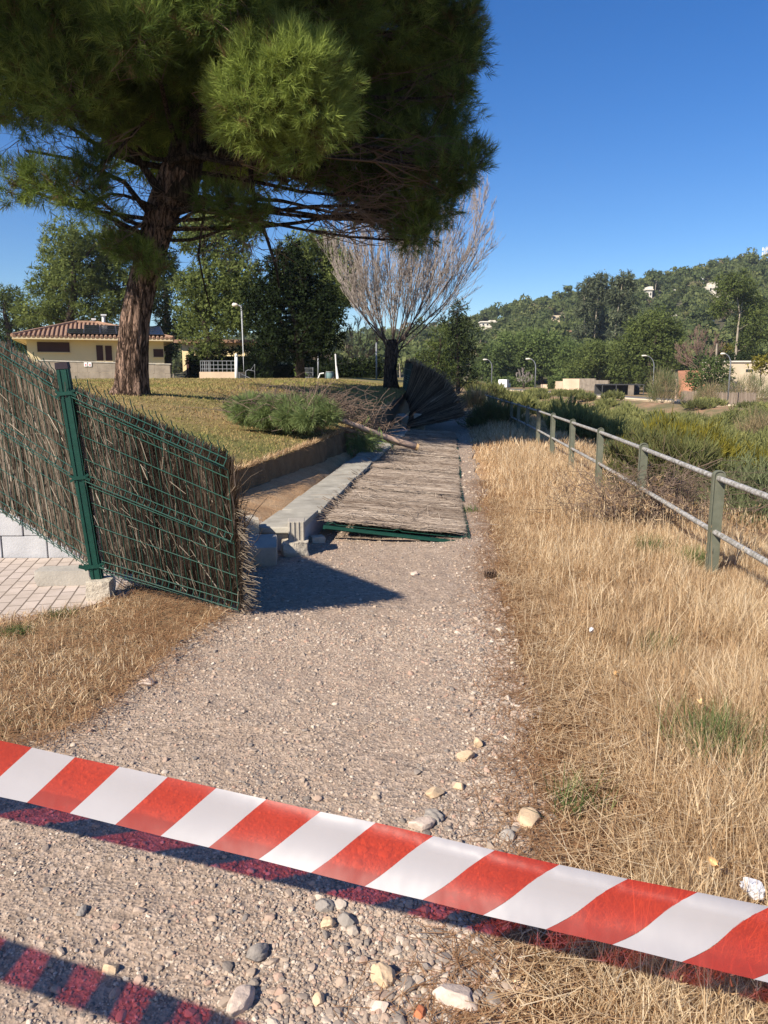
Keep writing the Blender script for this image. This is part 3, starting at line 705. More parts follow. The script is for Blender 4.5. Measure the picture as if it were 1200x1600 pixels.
# trees behind the lawn
G1 = 'pines behind the lawn'
tree_px('pine_tree', 'wide olive green pine rising behind the tiled roof of the yellow house', 66, (120, 585), 16,
        [(110, 372, 30), (75, 398, 28), (150, 382, 30), (58, 440, 26), (115, 432, 38), (168, 428, 36), (185, 378, 26), (88, 480, 30), (150, 480, 34), (60, 490, 22), (195, 470, 24), (215, 440, 22)], 'mid_pine', n=8, L=0.55, W=0.09, dens=6.0, gap=0.12, group=G1, seed=1, tmid=0.5)
tree_px('pine_tree', 'dim green pine at the left edge of the photo beyond the fence', 85, (15, 590), 12,
        [(8, 462, 20), (20, 490, 24), (42, 503, 18), (-30, 470, 30), (-10, 520, 28), (25, 530, 22)], 'mid_pine', n=7, L=0.6, W=0.11, dens=4, group=G1, seed=2, tmid=0.35)
tree_px('pine_tree', 'tall pine with layered lit clumps just left of the lamp post behind the lawn', 58, (322, 585), 11,
        [(322, 345, 28), (300, 372, 26), (355, 345, 28), (388, 352, 26), (345, 388, 32), (330, 440, 38), (375, 435, 36), (300, 480, 32), (345, 490, 38), (288, 512, 22), (328, 540, 22), (385, 490, 36), (300, 445, 24)], 'mid_pine', n=8, L=0.5, W=0.085, dens=6.5, gap=0.10, group=G1, seed=3, tmid=0.52)
tree_px('darkened_pine', 'dense pine coloured almost black for shade, right of the lamp post, hanging over the lawn', 48, (470, 588), 12,
        [(440, 440, 38), (480, 460, 44), (430, 490, 44), (500, 495, 40), (460, 530, 42), (508, 535, 28), (422, 535, 34), (405, 460, 30), (450, 405, 30)], 'dark_leaf', n=8, L=0.45, W=0.09, dens=6.5, gap=0.05, group=G1, seed=4, tmid=0.45)  # near-black leaves stand in for shade cast by trees out of frame
tree_px('pine_tree', 'rounded olive pine top showing above the darkened pine, left of the bare tree', 72, (500, 585), 14,
        [(470, 395, 27), (503, 384, 27), (528, 415, 28), (480, 430, 30), (545, 458, 22), (520, 455, 30), (500, 490, 30)], 'mid_pine', n=8, L=0.6, W=0.10, dens=6, gap=0.08, group=G1, seed=5, tmid=0.55)
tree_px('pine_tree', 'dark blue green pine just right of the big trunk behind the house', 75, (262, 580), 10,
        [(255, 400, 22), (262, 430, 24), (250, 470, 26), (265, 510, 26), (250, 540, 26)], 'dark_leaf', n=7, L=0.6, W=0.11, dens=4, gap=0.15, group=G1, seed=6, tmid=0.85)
bare_tree('bare_tree', 'leafless broom shaped tree with pale grey twigs and a dark trunk at the lawn corner', 35, (610, 612), 21,
          [(520, 380), (535, 345), (555, 330), (572, 345), (585, 325), (600, 335), (615, 322), (632, 330), (648, 318), (668, 330), (690, 318), (712, 322), (735, 320), (752, 345), (560, 400), (545, 430), (690, 380), (735, 385), (662, 350), (625, 300)], 14, 3, 'grey', seed=12, twig_r=0.008, up=0.85, trunk_h=0.22, children=12)
bare_tree('bare_tree', 'small tangled leafless trees far behind the lawn, left of the broom shaped tree', 75, (560, 590), 9, [(530, 520), (545, 505), (560, 500), (575, 510), (590, 520), (540, 540), (585, 545)], 7, 2, 'brown', seed=14, twig_r=0.02, up=0.5)

# trees on the right, between the road and the hill
G2 = 'trees along the far road'
def rt(label, y, base, lobes, leaf='mid_pine', name='pine_tree', tw=6, **k):
    k.setdefault('dens', 2.2 * (100 / y) ** 0.7); k.setdefault('L', 0.007 * y); k.setdefault('W', 0.0014 * y)
    k.setdefault('n', 7); k.setdefault('group', G2)
    return tree_px(name, label, y, base, tw, lobes, leaf, **k)
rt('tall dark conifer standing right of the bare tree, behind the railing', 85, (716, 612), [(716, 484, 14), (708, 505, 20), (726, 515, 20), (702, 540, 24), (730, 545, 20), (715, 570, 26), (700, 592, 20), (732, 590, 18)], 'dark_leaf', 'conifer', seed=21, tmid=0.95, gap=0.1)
rt('olive brown ivy covered tree half behind the bare twigs', 62, (680, 615), [(688, 528, 18), (676, 555, 22), (690, 575, 20), (668, 590, 20), (690, 600, 16)], 'mid_pine', 'tree', seed=22, tmid=0.3)
rt('low round pine leftmost in the row above the white van', 172, (768, 603), [(770, 558, 20), (758, 580, 16), (784, 575, 18)], 'bright_leaf', seed=23, tmid=0.35)
rt('broad bright green pine behind the white van', 175, (800, 603), [(798, 540, 24), (820, 556, 20), (800, 572, 22), (820, 585, 16)], 'bright_leaf', seed=24, tmid=0.5)
rt('round green pine above the clipped hedge, behind the second lamp from the left', 176, (850, 603), [(843, 538, 24), (868, 540, 22), (850, 565, 24), (832, 580, 18), (875, 572, 20)], 'bright_leaf', seed=25, tmid=0.55)
rt('green pine between the clipped hedge and the pale trunked gum trees', 170, (895, 603), [(890, 552, 20), (905, 570, 20), (885, 582, 18)], 'bright_leaf', seed=26, tmid=0.45)
rt('wide low pine whose crown spreads over the dark carport', 150, (945, 607), [(922, 556, 24), (950, 560, 24), (905, 578, 18), (965, 580, 22), (940, 583, 20), (975, 595, 14)], 'mid_pine', seed=27, tmid=0.5)
rt('big dark green pine in the middle of the far bank, right of the gum trees', 130, (1012, 612), [(1030, 498, 18), (1008, 515, 26), (1040, 526, 26), (986, 545, 26), (1020, 550, 30), (1046, 560, 22), (975, 580, 20), (1010, 588, 22), (1035, 590, 18)], 'mid_pine', seed=28, tmid=0.38, tw=9)
for k, (lab, y, b, lb, tp) in enumerate((
    ('tall gum tree with two bare white trunks, leftmost of the gum trees', 215, (919, 590), [(912, 455, 10), (922, 470, 11), (908, 485, 10), (920, 505, 9), (907, 520, 10), (925, 440, 9)], [(917, 560), (915, 520), (912, 480), (915, 450)]),
    ('feathery gum tree with the highest crown on the slope, middle of the gum trees', 225, (930, 590), [(938, 438, 11), (930, 455, 10), (946, 455, 12), (935, 478, 11), (940, 500, 12), (928, 520, 10), (950, 520, 10)], [(928, 550), (930, 510), (934, 470), (937, 445)]),
    ('grey green gum tree with a pale trunk, rightmost of the gum trees', 205, (958, 590), [(966, 442, 10), (978, 436, 10), (960, 462, 12), (974, 470, 12), (964, 492, 13), (978, 500, 12), (960, 520, 12), (985, 450, 9), (990, 480, 10)], [(960, 550), (962, 510), (968, 470), (972, 445)]))):
    rt(lab, y, b, lb, 'euc_leaf', 'gum_tree', tw=3, bark='pale_bark', trunk_pts=tp, seed=31 + k, gap=0.35, tmid=0.42, upbias=-0.4)
rt('tall pine with a long pale bent trunk, right of the brown bare tree', 140, (1148, 590), [(1150, 440, 18), (1135, 455, 16), (1168, 455, 18), (1180, 480, 18), (1170, 505, 18), (1128, 480, 16), (1182, 525, 18), (1165, 540, 16)], 'mid_pine', bark='pale_bark', tw=4, trunk_pts=[(1150, 550), (1153, 515), (1156, 490), (1150, 455)], seed=36, gap=0.3, tmid=0.4)
rt('dense green creeper covered tree left of the beige wall', 105, (1110, 618), [(1110, 570, 16), (1095, 592, 18), (1122, 590, 18), (1108, 605, 16), (1128, 572, 12)], 'bright_leaf', 'tree', seed=37, tmid=0.25, gap=0.02)
rt('yellow green bush growing over the corner of the beige wall', 100, (1190, 600), [(1188, 565, 10), (1196, 572, 10), (1182, 574, 7)], 'yellow_shrub', 'bush', cat='shrub', seed=38, tmid=0.6, tw=2)
rt('slim yellowing cypress beside the brown bare tree', 125, (1136, 590), [(1136, 545, 6), (1135, 556, 7), (1137, 567, 7)], 'yellow_shrub', 'cypress', seed=39, tmid=0.3, tw=2)
bare_tree('bare_tree', 'round brown leafless tree on the far bank above the red earth', 120, (1093, 600), 7, [(1063, 545), (1070, 530), (1080, 520), (1092, 515), (1105, 518), (1118, 525), (1127, 540), (1060, 560), (1130, 558)], 9, 2, 'brown', seed=41, twig_r=0.028, up=0.5, children=8, trunk_h=0.3)
bare_tree('bare_tree', 'small pale leafless tree between the white van and the second lamp', 155, (818, 607), 3, [(806, 585), (812, 580), (818, 576), (824, 580), (830, 586)], 5, 2, 'grey', seed=42, twig_r=0.025, up=0.6, trunk_h=0.2)

HOUSES = [(765, 510, 26, 12, 330), (872, 502, 21, 9, 350), (922, 496, 16, 9, 360), (886, 526, 9, 7, 330), (953, 467, 16, 13, 400), (1014, 464, 12, 14, 410), (1050, 462, 6, 7, 415), (1113, 457, 14, 12, 415), (1061, 497, 9, 3, 300), (1111, 508, 10, 8, 280), (1148, 525, 5, 4, 250), (1134, 470, 7, 6, 415), (1097, 447, 5, 14, 405)]
def slope_r(u, v):
    """how far along the view the hillside shows at this column and row"""
    r = np.arange(195, 436, 1.0); z = np.array([float(hill_z(np.array((u - 600) / 1218), np.array(q))) for q in r])
    vv = 800 - 1200 * np.tan(np.arctan((z - EYE) / r) + TH); k = np.where(vv <= v + 1)[0]
    return float(r[k[0]]) if len(k) else 428.0
HOUSES = [(u, v, w, h, slope_r(u, v)) for u, v, w, h, r in HOUSES]
def hill_forest():
    """the wood on the slope, one mass nobody could count"""
    rg = np.random.default_rng(77); mb = MB(); tr = MB()
    n = 0; pts = []
    while n < 3300:
        a = rg.uniform(-0.62, 0.62); r = 182 + 262 * rg.random() ** 0.85
        if a < 0.10 and rg.random() < 0.6: continue
        pts.append((a, r)); n += 1
    for k, (a, r) in enumerate(pts):
        z = float(hill_z(np.array(a), np.array(r))); top = r > 415
        _u = 600 + 1218 * a; hide = False
        _vt = lambda q: 800 - 1200 * math.tan(math.atan((z + q - EYE) / r) + TH)
        for hu, hv, hw, hh, hr in HOUSES:
            if r < hr + 6 and abs(_u - hu) < hw / 2 + 8 and _vt(8.5) < hv - 1 and _vt(0) > hv - hh - 3: hide = True
        if hide and rg.random() < .5: continue
        h = rg.uniform(4.5, 8.5) * (1.15 if top else 1) * (1 + 0.4 * (rg.random() < 0.08)) * (0.36 if hide else 1); w = h * rg.uniform(0.30, 0.46); kind = rg.random()
        c0 = np.array([a * r, r, z]); base_t = 0.42 + 0.22 * rg.normal() * 0.6 + (0.5 if kind > 0.955 else 0)
        nl = rg.integers(3, 6)
        for j in range(nl):
            c = c0 + np.array([rg.normal(0, w * 0.35), rg.normal(0, w * 0.35), h * rg.uniform(0.25 if top else 0.4, 0.92)])
            if kind < 0.12: c = c0 + np.array([rg.normal(0, w * 0.12), rg.normal(0, w * .12), h * (0.25 + 0.75 * j / nl)])
            rr = w * rg.uniform(0.45, 0.7)
            N = 40
            d = unit(rg.normal(size=(N, 3))); p = c + d * rr * rg.uniform(0.75, 1.08, (N, 1)) * np.array([1, 1, 0.72])
            cards(mb, p, d, 1.5 if top else 1.35, np.clip(base_t + 0.05 * rg.normal() + 0.06 * d[:, 2] + rg.normal(0, 0.07, N), 0, 1), rg, 0.4)
            q2 = rg.integers(0, N, 8); tufts(mb, p[q2], d[q2] + np.array([0, 0, 0.3]), np.full(8, base_t), 2, 1.1, 0.45, 0.4, (25, 80), rg)
        if rg.random() < 0.35: tr.tube([c0, c0 + [rg.normal(0, 0.4), 0, h * 0.8]], [0.22, 0.1], 4)
    o = mb.build('hillside_wood', M['hill_leaf']); stuff(o)
    o2 = tr.build('hillside_trunks', M['pale_bark']); stuff(o2)
hill_forest()
# ---------------------------------------------------------------- brushwood fence
class Patch:
    """bilinear panel: a along its length, b up its height, o out of its face"""
    def __init__(s, bl, br, tl, tr, face):
        s.q = [np.asarray(p, float) for p in (bl, br, tl, tr)]
        nrm = unit(np.cross(s.q[1] - s.q[0], s.q[2] - s.q[0])); s.sg = 1 if nrm @ np.asarray(face, float) > 0 else -1
    def __call__(s, a, b, o=0.0):
        a = np.asarray(a, float)[..., None]; b = np.asarray(b, float)[..., None]
        bl, br, tl, tr = s.q
        p = (bl * (1 - a) + br * a) * (1 - b) + (tl * (1 - a) + tr * a) * b
        da = (br - bl) * (1 - b) + (tr - tl) * b; db = (tl - bl) * (1 - a) + (tr - br) * a
        return p + unit(np.cross(da, db)) * s.sg * np.asarray(o, float)[..., None]
    def size(s): return np.linalg.norm(s.q[1] - s.q[0]), np.linalg.norm(s.q[2] - s.q[0])

def brush_mesh(S, n, rg, o=(-0.035, -0.004), r=0.0035, over=0.03, ln=(0.2, 0.55), tint=(0.45, 0.22), core=True, ragged=(0, 0), flat_t=None):
    """bundles of twigs running up the panel"""
    mb = MB(); w, h = S.size()
    if core:
        A, B = np.meshgrid(np.linspace(0.025, 0.975, 14), np.linspace(0.03, 0.955, 14))
        for oo in (o[0] + 0.002, o[0] + 0.010):
            mb.add(*gridp(S(A, B, np.full(A.shape, oo))), t=0.06)
    a = rg.random(n); b0 = rg.uniform(-over, 1 - 0.1, n); L = rg.uniform(*ln, n); b1 = np.minimum(b0 + L, 1 + rg.uniform(-0.02, over, n))
    la = rg.normal(0, 0.012, n) / w * (b1 - b0) * h * 6 * rg.choice([0.5, 1, 2.2, 4.5], n, p=[.35, .35, .2, .1])
    oo = rg.uniform(*o, n); do = rg.normal(0, 0.006, n)
    a = np.clip(a, -ragged[0] + 0.0, 1 + ragged[1])
    t = np.clip(rg.normal(tint[0], tint[1], n) + 0.16 * np.sin(a * 47 + 3 * np.sin(a * 19)) , 0, 1)
    k = np.array([0, 0.35, 0.7, 1.0])
    bend = rg.normal(0, 0.010, (n, 4)) / w; bend[:, 0] = 0
    AA = a[:, None] + la[:, None] * k + bend; BB = b0[:, None] + (b1 - b0)[:, None] * k; OO = oo[:, None] + do[:, None] * k
    P = S(AA, BB, OO)                                   # n,4,3
    ea = unit((S.q[1] - S.q[0])); nn = unit(S(0.5, 0.5, 1.0) - S(0.5, 0.5, 0.0))
    rad = (r * rg.uniform(0.6, 1.5, n))[:, None] * np.array([1, 0.9, 0.75, 0.3])
    ring = [ea * math.cos(x) + nn * math.sin(x) for x in (math.radians(90), math.radians(210), math.radians(330))]
    V = np.stack([P + rad[..., None] * q for q in ring], 2)     # n,4,3,3
    idx = np.arange(n)[:, None, None] * 12 + np.arange(3)[None, :, None] * 3
    j = np.arange(3)[None, None, :]; j2 = (j + 1) % 3
    F = np.stack([idx + j, idx + j2, idx + 3 + j2, idx + 3 + j], -1).reshape(-1, 4)
    mb.add(V.reshape(-1, 3), F, np.repeat(t, 12))
    return mb

def wire_mesh(S, n_v, rows, folds, r=0.0026, o=0.004, spikes=0.06, rg=rng, fold_o=0.028, fold_w=0.03, spike_rg=True):
    """welded wire: folds are the V creases (two wires each), rows the single wires"""
    mb = MB(); w, h = S.size()
    bs = np.unique(np.concatenate([np.linspace(0, 1, 9)] + [[f - fold_w, f, f + fold_w] for f in folds]))
    bs = bs[(bs >= 0) & (bs <= 1)]
    off = np.full(len(bs), o)
    for f in folds: off = np.where(np.abs(bs - f) < 1e-6, o + fold_o, off)
    for a in np.linspace(0.004, 0.996, n_v):
        P = S(np.full(len(bs), a), bs, off)
        if spikes:
            up = unit(P[-1] - P[-2]); out_ = unit(S(a, 1.0, 1.0) - S(a, 1.0, 0.0)); j = rg.normal(0, 0.006, 3)
            sp = [P[-1] + up * spikes * 0.3 - out_ * 0.012, P[-1] + up * spikes * 0.6 + out_ * 0.004 + j, P[-1] + up * spikes + out_ * 0.010 + j * 1.6]
            P = np.vstack([P, sp])
        mb.tube(P, r * (1.3 if spikes else 1), 4, cap=False)
    aa = np.linspace(0, 1, 13)
    for b in rows: mb.tube(S(aa, np.full(13, b), np.full(13, o + 0.003)), r * 1.25, 4)
    for f in folds:
        for df, oo in ((-fold_w, o + 0.003), (fold_w, o + 0.003), (0, o + fold_o)):
            mb.tube(S(aa, np.full(13, min(max(f + df, 0), 1)), np.full(13, oo)), r * 1.35, 4)
    return mb

RG = np.random.default_rng(21)
# the leaning green post
PB = aty(153, 907, 5.40); PT = aty(98, 574, 5.34)
t = thing('fence_post', 'dark green square steel fence post with a black cap, leaning on a broken block', 'post', PB)
ax = unit(PT - PB); sx = unit(np.cross([0, 1, 0], ax)) * -1; sx = unit(np.array([0.98, 0.10, 0]) - ax * (np.array([0.98, .10, 0]) @ ax)); sy = np.cross(ax, sx)
Rm = np.stack([sx, sy, ax], 1); PH = np.linalg.norm(PT - PB)
mb = MB(); mb.box((PB + PT) / 2, (0.078, 0.06, PH - 0.02), Rm)
for dx in (-0.022, 0.022): mb.box((PB + PT) / 2 - sy * 0.032 + sx * dx, (0.012, 0.008, PH - 0.03), Rm)
o = mb.build('shaft', M['green'], t)
mb = MB(); mb.box(PT + ax * 0.012, (0.086, 0.068, 0.045), Rm, taper=0.94); mb.build('cap', M['cap'], t)
for q in (0.115, 0.50, 0.925):
    c = PT + (PB - PT) * q; mb = MB()
    mb.box(c - sy * 0.004, (0.092, 0.076, 0.024), Rm)
    for sgn in (-1, 1):
        mb.box(c - sy * 0.036 + sx * sgn * 0.052 + ax * 0.012, (0.032, 0.006, 0.018), Rm @ roty(sgn * -0.5)); mb.box(c - sy * 0.038 + sx * sgn * 0.052 - ax * 0.012, (0.032, 0.006, 0.018), Rm @ roty(sgn * 0.5))
    if q > 0.9: mb.box(c - sy * 0.03 - sx * 0.06 - ax * 0.005, (0.10, 0.012, 0.026), Rm @ roty(0.35))
    mb.build('clamp', M['green'], t)
G3 = 'standing brushwood fence panels'
def standing(label, S, nv, n, seed, ragged=(0, 0)):
    rg = np.random.default_rng(seed)
    t = thing('brushwood_fence', label, 'fence panel', S(0.5, 0.0), G3)
    mb0 = brush_mesh(S, n, rg, o=(-0.05, -0.006), r=0.0030, tint=(0.42, 0.25), over=0.005, ln=(0.12, 0.42))
    mb = mb0
    # a few loose stalks poking through the wire
    for k in range(150):
        a, b = rg.uniform(0.02, 0.98), rg.uniform(0.02, 0.9); an = rg.normal(0, 0.5); L = rg.uniform(0.06, 0.2)
        p = S(np.array([a, a + L * math.sin(an) * 0.6 / 1.4]), np.array([b, b + L * math.cos(an) / 1.4]), np.array([-0.004, rg.uniform(0.004, 0.03)]))
        mb.tube(p, rg.uniform(0.001, 0.0026), 3, t=rg.uniform(0.5, 1.0))
    if ragged[1]:
        for k in range(260):
            b = rg.uniform(0.0, 0.72); L = rg.uniform(0.04, 0.17); an = rg.uniform(-1.0, 1.2)
            p = S(np.array([0.97, 1.0 + L * math.cos(an) / 1.3]), np.array([b, b + L * math.sin(an) / 1.4]), np.array([-0.03, rg.uniform(-0.06, 0.01)]))
            mb.tube(p, rg.uniform(0.0014, 0.003), 3, t=rg.uniform(0.15, 0.85))
    mb.build('brushwood', M['brush'], t)
    wire_mesh(S, nv, [0.135, 0.27, 0.395, 0.63, 0.755, 0.88], [0.045, 0.515, 0.955], rg=rg, spikes=0.085).build('wire_mesh', M['wire'], t)
    return t
BLr = aty(158, 896, 5.40); TLr = aty(112, 604, 5.36); BRr = gp(376, 957, 0.025); TRr = aty(356, 712, 4.34)
SP = Patch(BLr, BRr, TLr, TRr, (0.3, -1, 0.1))
standing('sagging brushwood and wire panel right of the green post, free end on the gravel', SP, 24, 8000, 31, (0, 1))
BRl = aty(146, 893, 5.40); TRl = aty(86, 586, 5.36)
dl = 7.05; BLl = at(-140, 714, dl); TLl = at(-140, 452, dl)
SL = Patch(BLl, BRl, TLl, TRl, (0.3, -1, 0.1))
standing('upright brushwood and wire panel left of the green post, at the photo edge', SL, 30, 10000, 32)

# fallen panels lying on the path
G4 = 'fallen brushwood fence panels on the path'
labs = ['nearest fallen brushwood panel lying flat on the gravel, with a green edge', 'second fallen brushwood panel on the gravel, behind the nearest one', 'third fallen brushwood panel on the gravel, halfway along the lying row',
        'fourth fallen brushwood panel on the gravel, in front of the cut pine branch', 'fifth fallen brushwood panel on the gravel, beside the butt of the cut pine branch', 'last flat fallen brushwood panel, at the edge of the tree shade']
ysm = [7.42, 9.75, 12.1, 14.5, 16.9, 19.3, 21.9]
def mat_lr(y, k=0):
    f = (y - 7.4) / 14; l = TK * y - 1.10 + 0.03 * f; r_ = TK * y + 0.23 + 0.16 * f
    return np.array([l - .03, y, 0.19 - 0.05 * f]), np.array([r_, y, 0.06])
for k in range(6):
    y0, y1 = ysm[k], ysm[k + 1] - 0.03
    l0, r0 = mat_lr(y0); l1, r1 = mat_lr(y1); rg = np.random.default_rng(50 + k)
    j = rg.normal(0, 0.025, 4); l0[2] += 0.035; r0[2] += 0.035; r0[0] += j[0]; r1[0] += j[1]
    S = Patch(l0, l1, r0, r1, (0, 0, 1))            # a along the path, b across it
    t = thing('brushwood_fence', labs[k], 'fence panel', S(0.5, 0.5), G4)
    mb = brush_mesh(S, int(9500 if k < 2 else 6000), rg, o=(-0.02, 0.024), r=0.0023 + 0.0005 * k, over=0.02, ln=(0.07, 0.28), tint=(0.48, 0.2))
    for q in range(90):
        a, b = rg.uniform(0, 1), rg.uniform(0, 1); an = rg.uniform(0, 6.28); L = rg.uniform(0.08, 0.3)
        p = S(np.array([a, a + L * math.cos(an) / 2.4, a + 1.8 * L * math.cos(an) / 2.4]), np.array([b, b + L * math.sin(an) / 1.4, b + 1.9 * L * math.sin(an) / 1.4]), np.array([0.02, 0.04 + rg.uniform(0, 0.05), 0.04]))
        mb.tube(p, 0.0022, 3, t=rg.uniform(0.4, 1))
    for q in range(110):    # frayed left edge
        a = rg.uniform(0, 1); an = rg.uniform(-1, 1); L = rg.uniform(0.05, 0.2)
        p = S(np.array([a, a + L * math.sin(an) / 2.4]), np.array([0.02, -L * math.cos(an) / 1.4]), np.array([0.01, rg.uniform(-0.04, 0.10)]))
        mb.tube(p, rg.uniform(0.002, 0.004), 3, t=rg.uniform(0.05, 0.7))
    mb.build('brushwood', M['mat_brush'], t)
    S2 = Patch(l0 - [0.0, 0, 0.0], l1, r0 + [0.055, 0, -0.015], r1 + [0.055, 0, -0.015], (0, 0, 1))
    wire_mesh(S2, 26, [0.15, 0.3, 0.42, 0.6, 0.73, 0.86], [0.05, 0.5, 0.97], o=-0.045, fold_o=0.02, r=0.004, spikes=0.0, rg=rg).build('wire_mesh', M['wire'], t)
# green post lying under the near end of the fallen panels
a, b = mat_lr(7.40); a = a + np.array([-0.02, -0.02, 0.0]); b = b + np.array([0.06, -0.04, -0.035])
mb = MB(); d = unit(b - a); sy = unit(np.cross([0, 0, 1], d)); up = np.cross(d, sy)
mb.box((a + b) / 2 - [0, 0, 0.03], (np.linalg.norm(b - a), 0.05, 0.032), np.stack([d, sy, up], 1))
mb.box((a + b) / 2 - [0, 0.036, 0.03], (np.linalg.norm(b - a) - 0.02, 0.006, 0.012), np.stack([d, sy, up], 1))
tag(mb.build('fallen_post', M['green']), 'green steel post lying along the near edge of the fallen brushwood panels', 'post')

# toppled panels in the shade, twisting up to the still upright end
labs = ['nearest toppled brushwood panel in the shade, leaning low over the path', 'toppled brushwood panel in the shade, second from the lit mats', 'half upright toppled brushwood panel in the shade, middle of the twisted run',
        'toppled brushwood panel in the shade, standing steeply near the bare tree', 'farthest toppled brushwood panel, almost upright beside the bare tree trunk']
ys = np.array([21.9, 24.0, 26.5, 29.5, 33, 37]); tilt = np.radians([12, 32, 48, 62, 76, 86]); hh = [1.55, 1.5, 1.45, 1.4, 1.4, 1.35]; fx = [0.72, 0.84, 0.95, 0.98, 0.95, 0.95]; fz = [0.22, 0.35, 0.5, 0.65, 0.8, 0.95]
def fan(i):
    bl = np.array([fx[i], ys[i], fz[i]]); return bl, bl + hh[i] * np.array([math.cos(tilt[i]), 0.0, math.sin(tilt[i])])
for i in range(5):
    b0, t0 = fan(i); b1, t1 = fan(i + 1); rg = np.random.default_rng(70 + i)
    S = Patch(b0, b1, t0, t1, (0.5, -0.4, 1))
    t = thing('brushwood_fence', labs[i], 'fence panel', S(0.5, 0.0), 'toppled brushwood fence panels in the shade')
    mb = brush_mesh(S, 2200, rg, o=(-0.05, 0.03), r=0.009, over=0.07, ln=(0.3, 0.7), tint=(0.16, 0.16))  # twigs tinted darker to deepen the shade on these panels
    wire_mesh(S, 20, [0.2, 0.4, 0.6, 0.8], [0.5], o=-0.07, r=0.005, spikes=0, rg=rg).build('wire_mesh', M['wire'], t)
    for q in range(70):
        a = rg.random(); L = rg.uniform(0.1, 0.35)
        p = S(np.array([a, a + rg.normal(0, .05)]), np.array([0.9, 1 + L / 1.8]), np.array([0, rg.normal(0, 0.08)])); mb.tube(p, 0.008, 3, t=rg.uniform(0.2, 0.8))
    mb.build('brushwood', M['brush'], t)

# ---------------------------------------------------------------- low wall of coping slabs and its broken end
t = thing('low_wall', 'low concrete wall topped with flat grey slabs running along the path edge', 'wall', (-0.8, 7.3, 0))
Pa = np.array([-1.16, 6.80]); dirp = unit(np.array([TK + 0.026, 1.0])); nrm = np.array([dirp[1], -dirp[0]])
mb = MB(); body = [Pa + nrm * 0.03 + dirp * .1, Pa + nrm * 0.37 + dirp * .1, Pa + nrm * 0.37 + dirp * 14.2, Pa + nrm * 0.03 + dirp * 14.2]
mb.prism(body, -0.05, 0.212); mb.build('wall_body', M['greyblock'], t)
rg = np.random.default_rng(8); q = 0.0
for k in range(14):
    L = rg.uniform(0.92, 1.05); w = 0.41; j = rg.normal(0, 0.006, 2)
    cc = Pa + dirp * (q + L / 2) + nrm * (0.2 + j[0]); th = 0.055
    ang = -math.atan2(dirp[0], dirp[1]) + rg.normal(0, 0.018); tilt_ = rg.normal(0, 0.012)
    z = 0.212 + th / 2 + 0.003 - 0.004 * k + (0.015 if k == 7 else 0)
    mb = MB(); mb.box((cc[0], cc[1], z), (w + rg.normal(0, .012), L - 0.026, th), rotz(ang) @ roty(tilt_)); q += L
    o = mb.build('coping_slab', M['slab'], t)
    bv = o.modifiers.new('bevel', 'BEVEL'); bv.width = 0.008; bv.segments = 2
def chunk(name, label, cat, c, size, mat, rot=0.0, seed=0, rough=0.14, tilt=0.0, group=None, cuts=3, sharp=False):
    """broken masonry: a box worn and chipped all round"""
    n = 9; rg = np.random.default_rng(seed); mb = MB()
    g = np.linspace(-1, 1, n); A, B = np.meshgrid(g, g)
    one = np.ones_like(A)
    for axis in range(3):
        for s_ in (-1, 1):
            p = [None] * 3; p[axis] = one * s_; p[(axis + 1) % 3] = A * s_; p[(axis + 2) % 3] = B
            P = np.stack(p, -1)
            q3 = P.reshape(-1, 3)
            if not sharp: q3 = q3 * (1 - 0.10 * (np.sum(np.abs(q3) ** 4, 1) / 3)[:, None])
            q3 = q3 * (1 + rough * n3(q3, 1.6, seed)[:, None] * np.array([1, 1, 0.7]) + rough * 0.5 * n3(q3, 4.0, seed + 1)[:, None])
            v = q3 * np.asarray(size) / 2 @ (rotz(rot) @ rotx(tilt)).T + np.asarray(c)
            f = gridp(P)[1]; mb.add(v, f)
    o = mb.build(name, mat, smooth=not sharp); tag(o, label, cat, group)
    return o
G5 = 'broken blocks at the wall end'
c = aty(463, 818, 6.85); mb = MB(); zt = 0.37
Rz = rotz(0.10)
mb = MB(); mb.box((c[0], c[1], 0.23), (0.15, 0.20, 0.20), Rz)
for dx in (-0.06, -0.02, 0.02, 0.06): mb.box(np.array([c[0], c[1], 0.23]) + Rz @ np.array([dx, -0.104, 0.0]), (0.016, 0.012, 0.20), Rz)
o = mb.build('grooved_block', M['concrete']); tag(o, 'upright block with vertical grooves on its face, left of the green lying post', 'block', G5)
bv = o.modifiers.new('bevel', 'BEVEL'); bv.width = 0.006; bv.segments = 2
chunk('broken_block', 'rough whitish footing lump under the grooved block', 'block', (c[0] - 0.01, c[1] - 0.06, 0.065), (0.24, 0.24, 0.19), M['broken'], 0.2, 3, 0.12, group=G5)
p = aty(410, 842, 6.45); chunk('broken_block', 'tilted grey block left of the grooved block, nearest to the path', 'block', (p[0], p[1], 0.12), (0.26, 0.30, 0.23), M['concrete'], 0.12, 4, 0.05, 0.22, group=G5)
p = aty(386, 808, 6.75); chunk('broken_block', 'cracked pale block right behind the free end of the sagging panel', 'block', (p[0] - 0.03, p[1], 0.26), (0.24, 0.26, 0.22), M['broken'], 0.3, 5, 0.08, group=G5)
p = aty(388, 838, 6.7); chunk('broken_block', 'lower brown lump beneath the cracked pale block', 'block', (p[0] - 0.03, p[1], 0.09), (0.24, 0.26, 0.18), M['broken'], 0.2, 6, 0.1, group=G5)
p = gp(496, 846, 0.03); chunk('concrete_chunk', 'small loose whitish lump in front of the green lying post end', 'stone', (p[0], p[1], 0.04), (0.13, 0.10, 0.09), M['broken'], 0.4, 7, 0.16)
